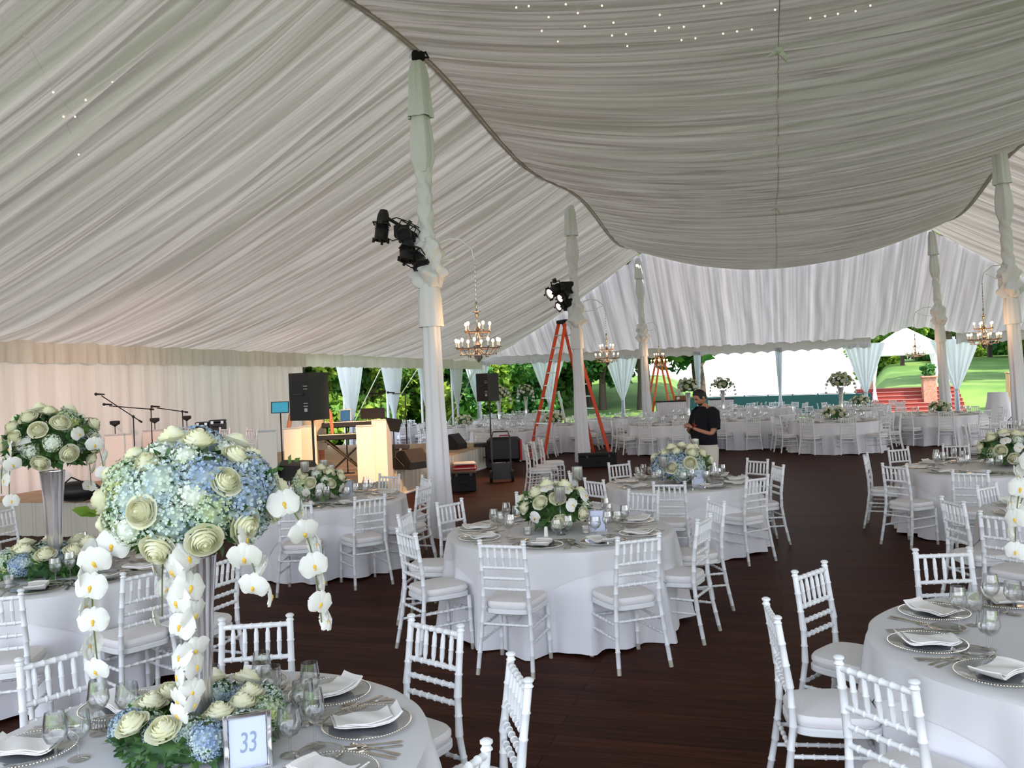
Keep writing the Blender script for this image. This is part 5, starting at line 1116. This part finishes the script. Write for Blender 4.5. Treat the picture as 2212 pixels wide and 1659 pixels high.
# ------------------------------------------------------------------ people
def skinbody(name, joints, edges, mt, levels=2):
    me = bpy.data.meshes.new(name); me.from_pydata([j[:3] for j in joints], edges, []); o = bpy.data.objects.new(name, me); C.objects.link(o)
    md = o.modifiers.new('s', 'SKIN'); md.use_smooth_shade = True
    for k, j in enumerate(joints):
        r = j[3]; me.skin_vertices[0].data[k].radius = (r, r) if not hasattr(r, '__len__') else r
    me.skin_vertices[0].data[0].use_root = True
    s = o.modifiers.new('d', 'SUBSURF'); s.levels = levels; s.render_levels = levels
    dg = bpy.context.evaluated_depsgraph_get(); m2 = bpy.data.meshes.new_from_object(o.evaluated_get(dg)); m2.materials.clear(); m2.materials.append(mt)
    m2.polygons.foreach_set('use_smooth', [True]*len(m2.polygons)); bpy.data.objects.remove(o); m2.name = name; return m2
def loft(secs, seg=20, closed=True):
    """secs: (cx,cy,cz,rx,ry[,tilt])"""
    m_ = MB(); P = []
    for s in secs:
        for k in range(seg):
            a = 2*PI*k/seg; c_, s_ = cos(a), sin(a); n = 2.4; P.append((s[0]+s[3]*abs(c_)**(2/n)*(1 if c_ > 0 else -1), s[1]+s[4]*abs(s_)**(2/n)*(1 if s_ > 0 else -1), s[2]))
    Fc = [(a*seg+k, a*seg+(k+1) % seg, (a+1)*seg+(k+1) % seg, (a+1)*seg+k) for a in range(len(secs)-1) for k in range(seg)]
    m_.add(P, Fc); return m_
# standing man: local frame faces +Y
def man():
    J = [(0, 0, .98, .11), (0, .0, 1.15, .12), (0, -.01, 1.35, .12), (0, -.01, 1.46, .08), (0, .01, 1.52, .055), (0, .035, 1.58, .052)]
    E = [(0, 1), (1, 2), (2, 3), (3, 4), (4, 5)]
    for s in (-1, 1):
        b = len(J); J += [(s*.17, -.01, 1.43, .062), (s*.25, .02, 1.20, .048), (s*.25, .07, 1.08, .040), (s*.13, .19, 1.14, .031), (s*.045, .235, 1.18, .026)]; E += [(3, b), (b, b+1), (b+1, b+2), (b+2, b+3), (b+3, b+4)]
        b = len(J); J += [(s*.09, 0, .92, .10), (s*.10, .01, .50, .06), (s*.105, -.02, .30, .055), (s*.11, -.02, .09, .04)]; E += [(0, b), (b, b+1), (b+1, b+2), (b+2, b+3)]
    body = skinbody('body', J, E, skin_m)
    ps = [('body', body, (0, 0, 0), (0, 0, 0), 1, (), None, None)]
    # head bent forward
    h = MB(); h.ball((0, 0, 0), .1, 24, 18, (.76, .95, 1.15)); V_ = []
    for x, y, z in h.v:
        if z < -.03: x *= 1-.25*(-z-.03)/.08; y += .012
        if y > .03 and abs(x) < .02 and -.035 < z < .03: y += .020*(1-abs(x)/.02)*(1-abs(z+.02)/.05 if abs(z+.02) < .05 else 0)
        if y > .05 and .0 < z < .03 and .015 < abs(x) < .05: y -= .008
        if y > .05 and z < -.08: y += .006
        V_.append((x, y, z))
    h.v = V_
    for s in (-1, 1): h.ball((s*.078, -.005, -.01), .028, 10, 8, (.35, .7, 1.1))
    h.ball((0, .103, -.022), .016, 8, 6, (.8, 1, 1.2))
    for s in (-1, 1): h.ball((s*.011, .098, -.03), .009, 6, 5)
    lips = MB(); lips.ball((0, .090, -.058), .020, 10, 6, (1.1, .4, .35)); ey = MB()
    for s in (-1, 1): ey.ball((s*.031, .081, .008), .011, 8, 6, (1.2, .6, .55)); ey.box((s*.031, .088, .026), (.03, .008, .006))
    hr = MB(); hr.ball((0, -.012, .022), .104, 22, 16, (.80, .98, 1.10)); hr.v = [(x, y if not (y > .045 and z < .075) else .045-.2*(.075-z), z if z > -.05 else -.05+(z+.05)*.3) for x, y, z in hr.v]
    be = MB(); be.ball((0, .055, -.092), .045, 12, 8, (.9, .75, .6)); gt = MB(); gt.ball((0, .094, -.047), .02, 8, 5, (1.2, .35, .25))
    hd = Vector((0, .07, 1.66)); rot = (rad(-32), 0, 0)
    be.add(gt.v, gt.f)
    ps.append(('head', h.mesh('head', skin_m), tuple(hd), rot, 1, (part('lips', lips, mat('lip', (.35, .12, .1), .5)), part('eyes', ey, hair_m), part('hair', hr, hair_m), part('beard', be, hair_m)), None, None))
    # hands: palms joined, unequal curled fingers
    for s in (-1, 1):
        J = [(s*.045, .235, 1.18, .022), (s*.022, .265, 1.20, (.030, .018)), (s*.008, .29, 1.215, (.030, .016))]; E = [(0, 1), (1, 2)]
        for k, (dz, l) in enumerate(((.026, .9), (.009, 1.0), (-.008, .93), (-.024, .75))):
            b = len(J); base = Vector((s*.004, .295, 1.215+dz)); q = [base+Vector((-s*.004, .022*l, .002)), base+Vector((-s*.016, .038*l, -.002)), base+Vector((-s*.034, .040*l, -.008))]
            J += [(v.x, v.y, v.z, .0085-.0008*i) for i, v in enumerate(q)]; E += [(2, b), (b, b+1), (b+1, b+2)]
        b = len(J); J += [(s*.012, .262, 1.235, .012), (-s*.004, .278, 1.250, .0095), (-s*.016, .296, 1.252, .008)]; E += [(1, b), (b, b+1), (b+1, b+2)]
        ps.append(('hand', skinbody('hand', J, E, skin_m, 2), (0, 0, 0), (0, 0, 0), 1, (), None, None))
    sh = loft([(0, 0, .90, .185, .135), (0, .02, .98, .19, .155), (0, .035, 1.10, .19, .165), (0, .01, 1.25, .195, .145), (0, -.01, 1.38, .205, .125), (0, -.01, 1.45, .185, .10), (0, .0, 1.495, .10, .075), (0, .015, 1.52, .062, .06)], 28)
    for s in (-1, 1): sh.tube([(s*.13, -.01, 1.44), (s*.19, -.01, 1.41), (s*.235, .005, 1.30), (s*.262, .03, 1.16)], [.085, .088, .082, .078], 14, cap=False)
    em = MB(); em.add([(-.07, .172, 1.22), (-.02, .18, 1.235), (-.012, .178, 1.30), (.0, .18, 1.24), (.06, .17, 1.26), (.02, .18, 1.21), (.03, .18, 1.14), (-.01, .19, 1.19), (-.05, .18, 1.13), (-.03, .182, 1.20)], [(0, 9, 7, 5, 4, 3, 2, 1), (9, 8, 7), (7, 6, 5)])
    ps.append(('shirt', sh.mesh('shirt', shirt_m), (0, 0, 0), (0, 0, 0), 1, (part('chest_emblem', em, emblem_m, label='dark red chest emblem'), part('sleeve_mark', MB().box((.335, .04, 1.19), (.006, .05, .018)), candle_m)), 'black short-sleeved T-shirt', None))
    tr = loft([(0, 0, .80, .17, .13), (0, 0, .90, .178, .135), (0, 0, 1.0, .175, .13)], 28)
    for s in (-1, 1): 
        t = loft([(s*.105, -.02, .05, .085, .10), (s*.105, -.015, .30, .082, .092), (s*.10, .0, .50, .085, .095), (s*.095, 0, .70, .095, .115), (s*.088, 0, .86, .094, .128)], 18); tr.add(t.v, t.f)
    ps.append(('trousers', tr.mesh('trousers', trouser_m), (0, 0, 0), (0, 0, 0), 1, (), 'loose cream trousers', None))
    for s in (-1, 1):
        f = MB(); f.ball((s*.11, .05, .045), .1, 14, 8, (.48, 1.35, .45)); f.box((s*.11, .05, .012), (.09, .26, .022), bev=.01); ps.append(part('shoe', f, candle_m))
    return ps
mp_ = px(1520, 1080); place('person', man(), (3.10, 13.9, 0), rad(112), 'person in black T-shirt and cream trousers, head bowed over joined hands', 'person', sc=1.01).scale = (1.16, 1.16, 1.0)
# musician bending over the keyboards behind the large loudspeaker
def musician():
    J = [(0, 0, .95, .13), (0, .12, 1.12, .13), (0, .26, 1.27, .12), (0, .34, 1.36, .08), (0, .40, 1.42, .055), (0, .44, 1.47, .05)]; E = [(0, 1), (1, 2), (2, 3), (3, 4), (4, 5)]
    for s in (-1, 1):
        b = len(J); J += [(s*.18, .30, 1.30, .06), (s*.33, .36, 1.10, .046), (s*.37, .48, .86, .036), (s*.38, .56, .72 if s < 0 else .76, .028)]; E += [(3, b), (b, b+1), (b+1, b+2), (b+2, b+3)]
        for k in range(5):
            c = len(J); q = Vector((s*.38, .56, .72 if s < 0 else .76)); d = Vector((s*(.028-.014*k), .05+.008*(2-abs(k-2)), -.02)); 
            if k == 4: d = Vector((-s*.04, .02, -.01))
            J += [(*(q+d), .0095), (*(q+d*1.7+Vector((0, 0, -.012))), .008)]; E += [(b+3, c), (c, c+1)]
        b = len(J); J += [(s*.10, -.01, .88, .10), (s*.12, .03, .50, .065), (s*.12, -.02, .30, .055), (s*.12, -.02, .08, .04)]; E += [(0, b), (b, b+1), (b+1, b+2), (b+2, b+3)]
    ps = [('body', skinbody('body', J, E, mat('tanned_skin', (.55, .22, .12), .5), 2), (0, 0, 0), (0, 0, 0), 1, (), None, None)]
    h = MB(); h.ball((0, 0, 0), .1, 18, 14, (.78, .95, 1.12)); h.ball((0, .10, -.02), .015, 8, 6); [h.ball((s*.078, 0, 0), .026, 8, 6, (.35, .7, 1.1)) for s in (-1, 1)]
    hr = MB(); hr.ball((0, -.02, .02), .104, 18, 12, (.8, .95, 1.08)); ps.append(('head', h.mesh('head', skin_m), (0, .50, 1.53), (rad(-45), 0, 0), 1, (part('hair', hr, hair_m),), None, None))
    sh = loft([(0, .03, 1.02, .19, .155), (0, .07, 1.06, .20, .16), (0, .14, 1.14, .20, .16), (0, .24, 1.25, .205, .14), (0, .33, 1.36, .14, .10), (0, .38, 1.41, .07, .07)], 24)
    for s in (-1, 1): sh.tube([(s*.12, .29, 1.30), (s*.20, .31, 1.27), (s*.29, .34, 1.16)], [.09, .088, .08], 12, cap=False)
    ps.append(part('shirt', sh, teal_m)); sr = loft([(0, 0, .78, .18, .15), (0, -.01, .90, .20, .16), (0, .02, .99, .195, .16), (0, .04, 1.05, .18, .145)], 24)
    for s in (-1, 1): t = loft([(s*.12, .03, .45, .11, .12), (s*.11, .02, .70, .11, .13), (s*.09, 0, .86, .10, .14)], 16); sr.add(t.v, t.f)
    ps.append(part('shorts', sr, mat('khaki_cotton', (.68, .60, .48), .9)))
    for s in (-1, 1): f = MB(); f.ball((s*.12, .05, .045), .1, 12, 8, (.48, 1.3, .45)); ps.append(part('shoe', f, blackr_m))
    return ps
p = px(684, 960, dist=14.9); place('person', musician(), (p[0]-.12, 15.25, ZS), PI+.1, 'person in khaki shorts leaning over the keyboards behind the large loudspeaker', 'person')

# ------------------------------------------------------------------ light
w = bpy.data.worlds.new('World'); bpy.context.scene.world = w; w.use_nodes = True; N = w.node_tree.nodes; L = w.node_tree.links
bg = N['Background']; tc = N.new('ShaderNodeTexCoord'); sp = N.new('ShaderNodeSeparateXYZ'); cr = N.new('ShaderNodeValToRGB')
cr.color_ramp.elements[0].position = 0.0; cr.color_ramp.elements[0].color = (.93, .95, 1.0, 1); cr.color_ramp.elements[1].position = .6; cr.color_ramp.elements[1].color = (.66, .76, 1, 1)
L.new(tc.outputs['Generated'], sp.inputs[0]); L.new(sp.outputs['Z'], cr.inputs[0]); L.new(cr.outputs[0], bg.inputs[0]); bg.inputs[1].default_value = 4.0
sn = bpy.data.lights.new('sun', 'SUN'); sn.energy = 11.0; sn.angle = .01; sn.color = (1, .93, .8); so = bpy.data.objects.new('sun', sn); C.objects.link(so)
so.rotation_euler = Vector((-.50, .50, -1)).to_track_quat('-Z', 'Y').to_euler()
def spot(frm, to, e, col, ang, blend=.6, sz=.08):
    l = bpy.data.lights.new('stage_spot', 'SPOT'); l.energy = e; l.color = col; l.spot_size = rad(ang); l.spot_blend = blend; l.shadow_soft_size = sz; o = bpy.data.objects.new('stage_spot', l); C.objects.link(o); o.location = frm; o.rotation_euler = (Vector(to)-Vector(frm)).to_track_quat('-Z', 'Y').to_euler()
pa = Vector(px(880, 555, dist=11.2)); 
spot(tuple(pa+Vector((-.1, -.1, -.35))), (-2.6, 14.3, .8), 1200, (1, .55, .24), 42)
spot(tuple(pa+Vector((-.3, -.1, -.3))), (-8.8, 16.5, 1.0), 800, (1, .48, .36), 46, 1.0)
bb = Vector(px(1195, 650, dist=20.6)); spot(tuple(bb), (-1.2, 17.0, .5), 900, (1, .5, .25), 45)
spot(W(14.6, -9.6, .7), W(20.0, -11.0, 3.25), 110, (1, .42, .18), 52, .95, .1)

cam = bpy.data.cameras.new('camera'); cam.sensor_width = 36; cam.lens = F_/2212*36; cam.clip_end = 400
co = bpy.data.objects.new('camera', cam); C.objects.link(co)
co.matrix_world = Matrix.Translation((0, 0, 2.0)) @ Matrix.Rotation(PI/2, 4, 'X') @ Matrix.Rotation(-ROLL, 4, 'Z')
sc = bpy.context.scene; sc.camera = co
sc.view_settings.view_transform = 'Standard'; sc.view_settings.look = 'None'; sc.view_settings.gamma = 1; sc.view_settings.exposure = 0
sc.view_settings.use_curve_mapping = False
cy = sc.cycles;  cy.max_bounces = 6; cy.diffuse_bounces = 3; cy.glossy_bounces = 2; cy.transmission_bounces = 3; cy.transparent_max_bounces = 10; cy.caustics_reflective = False; cy.caustics_refractive = False
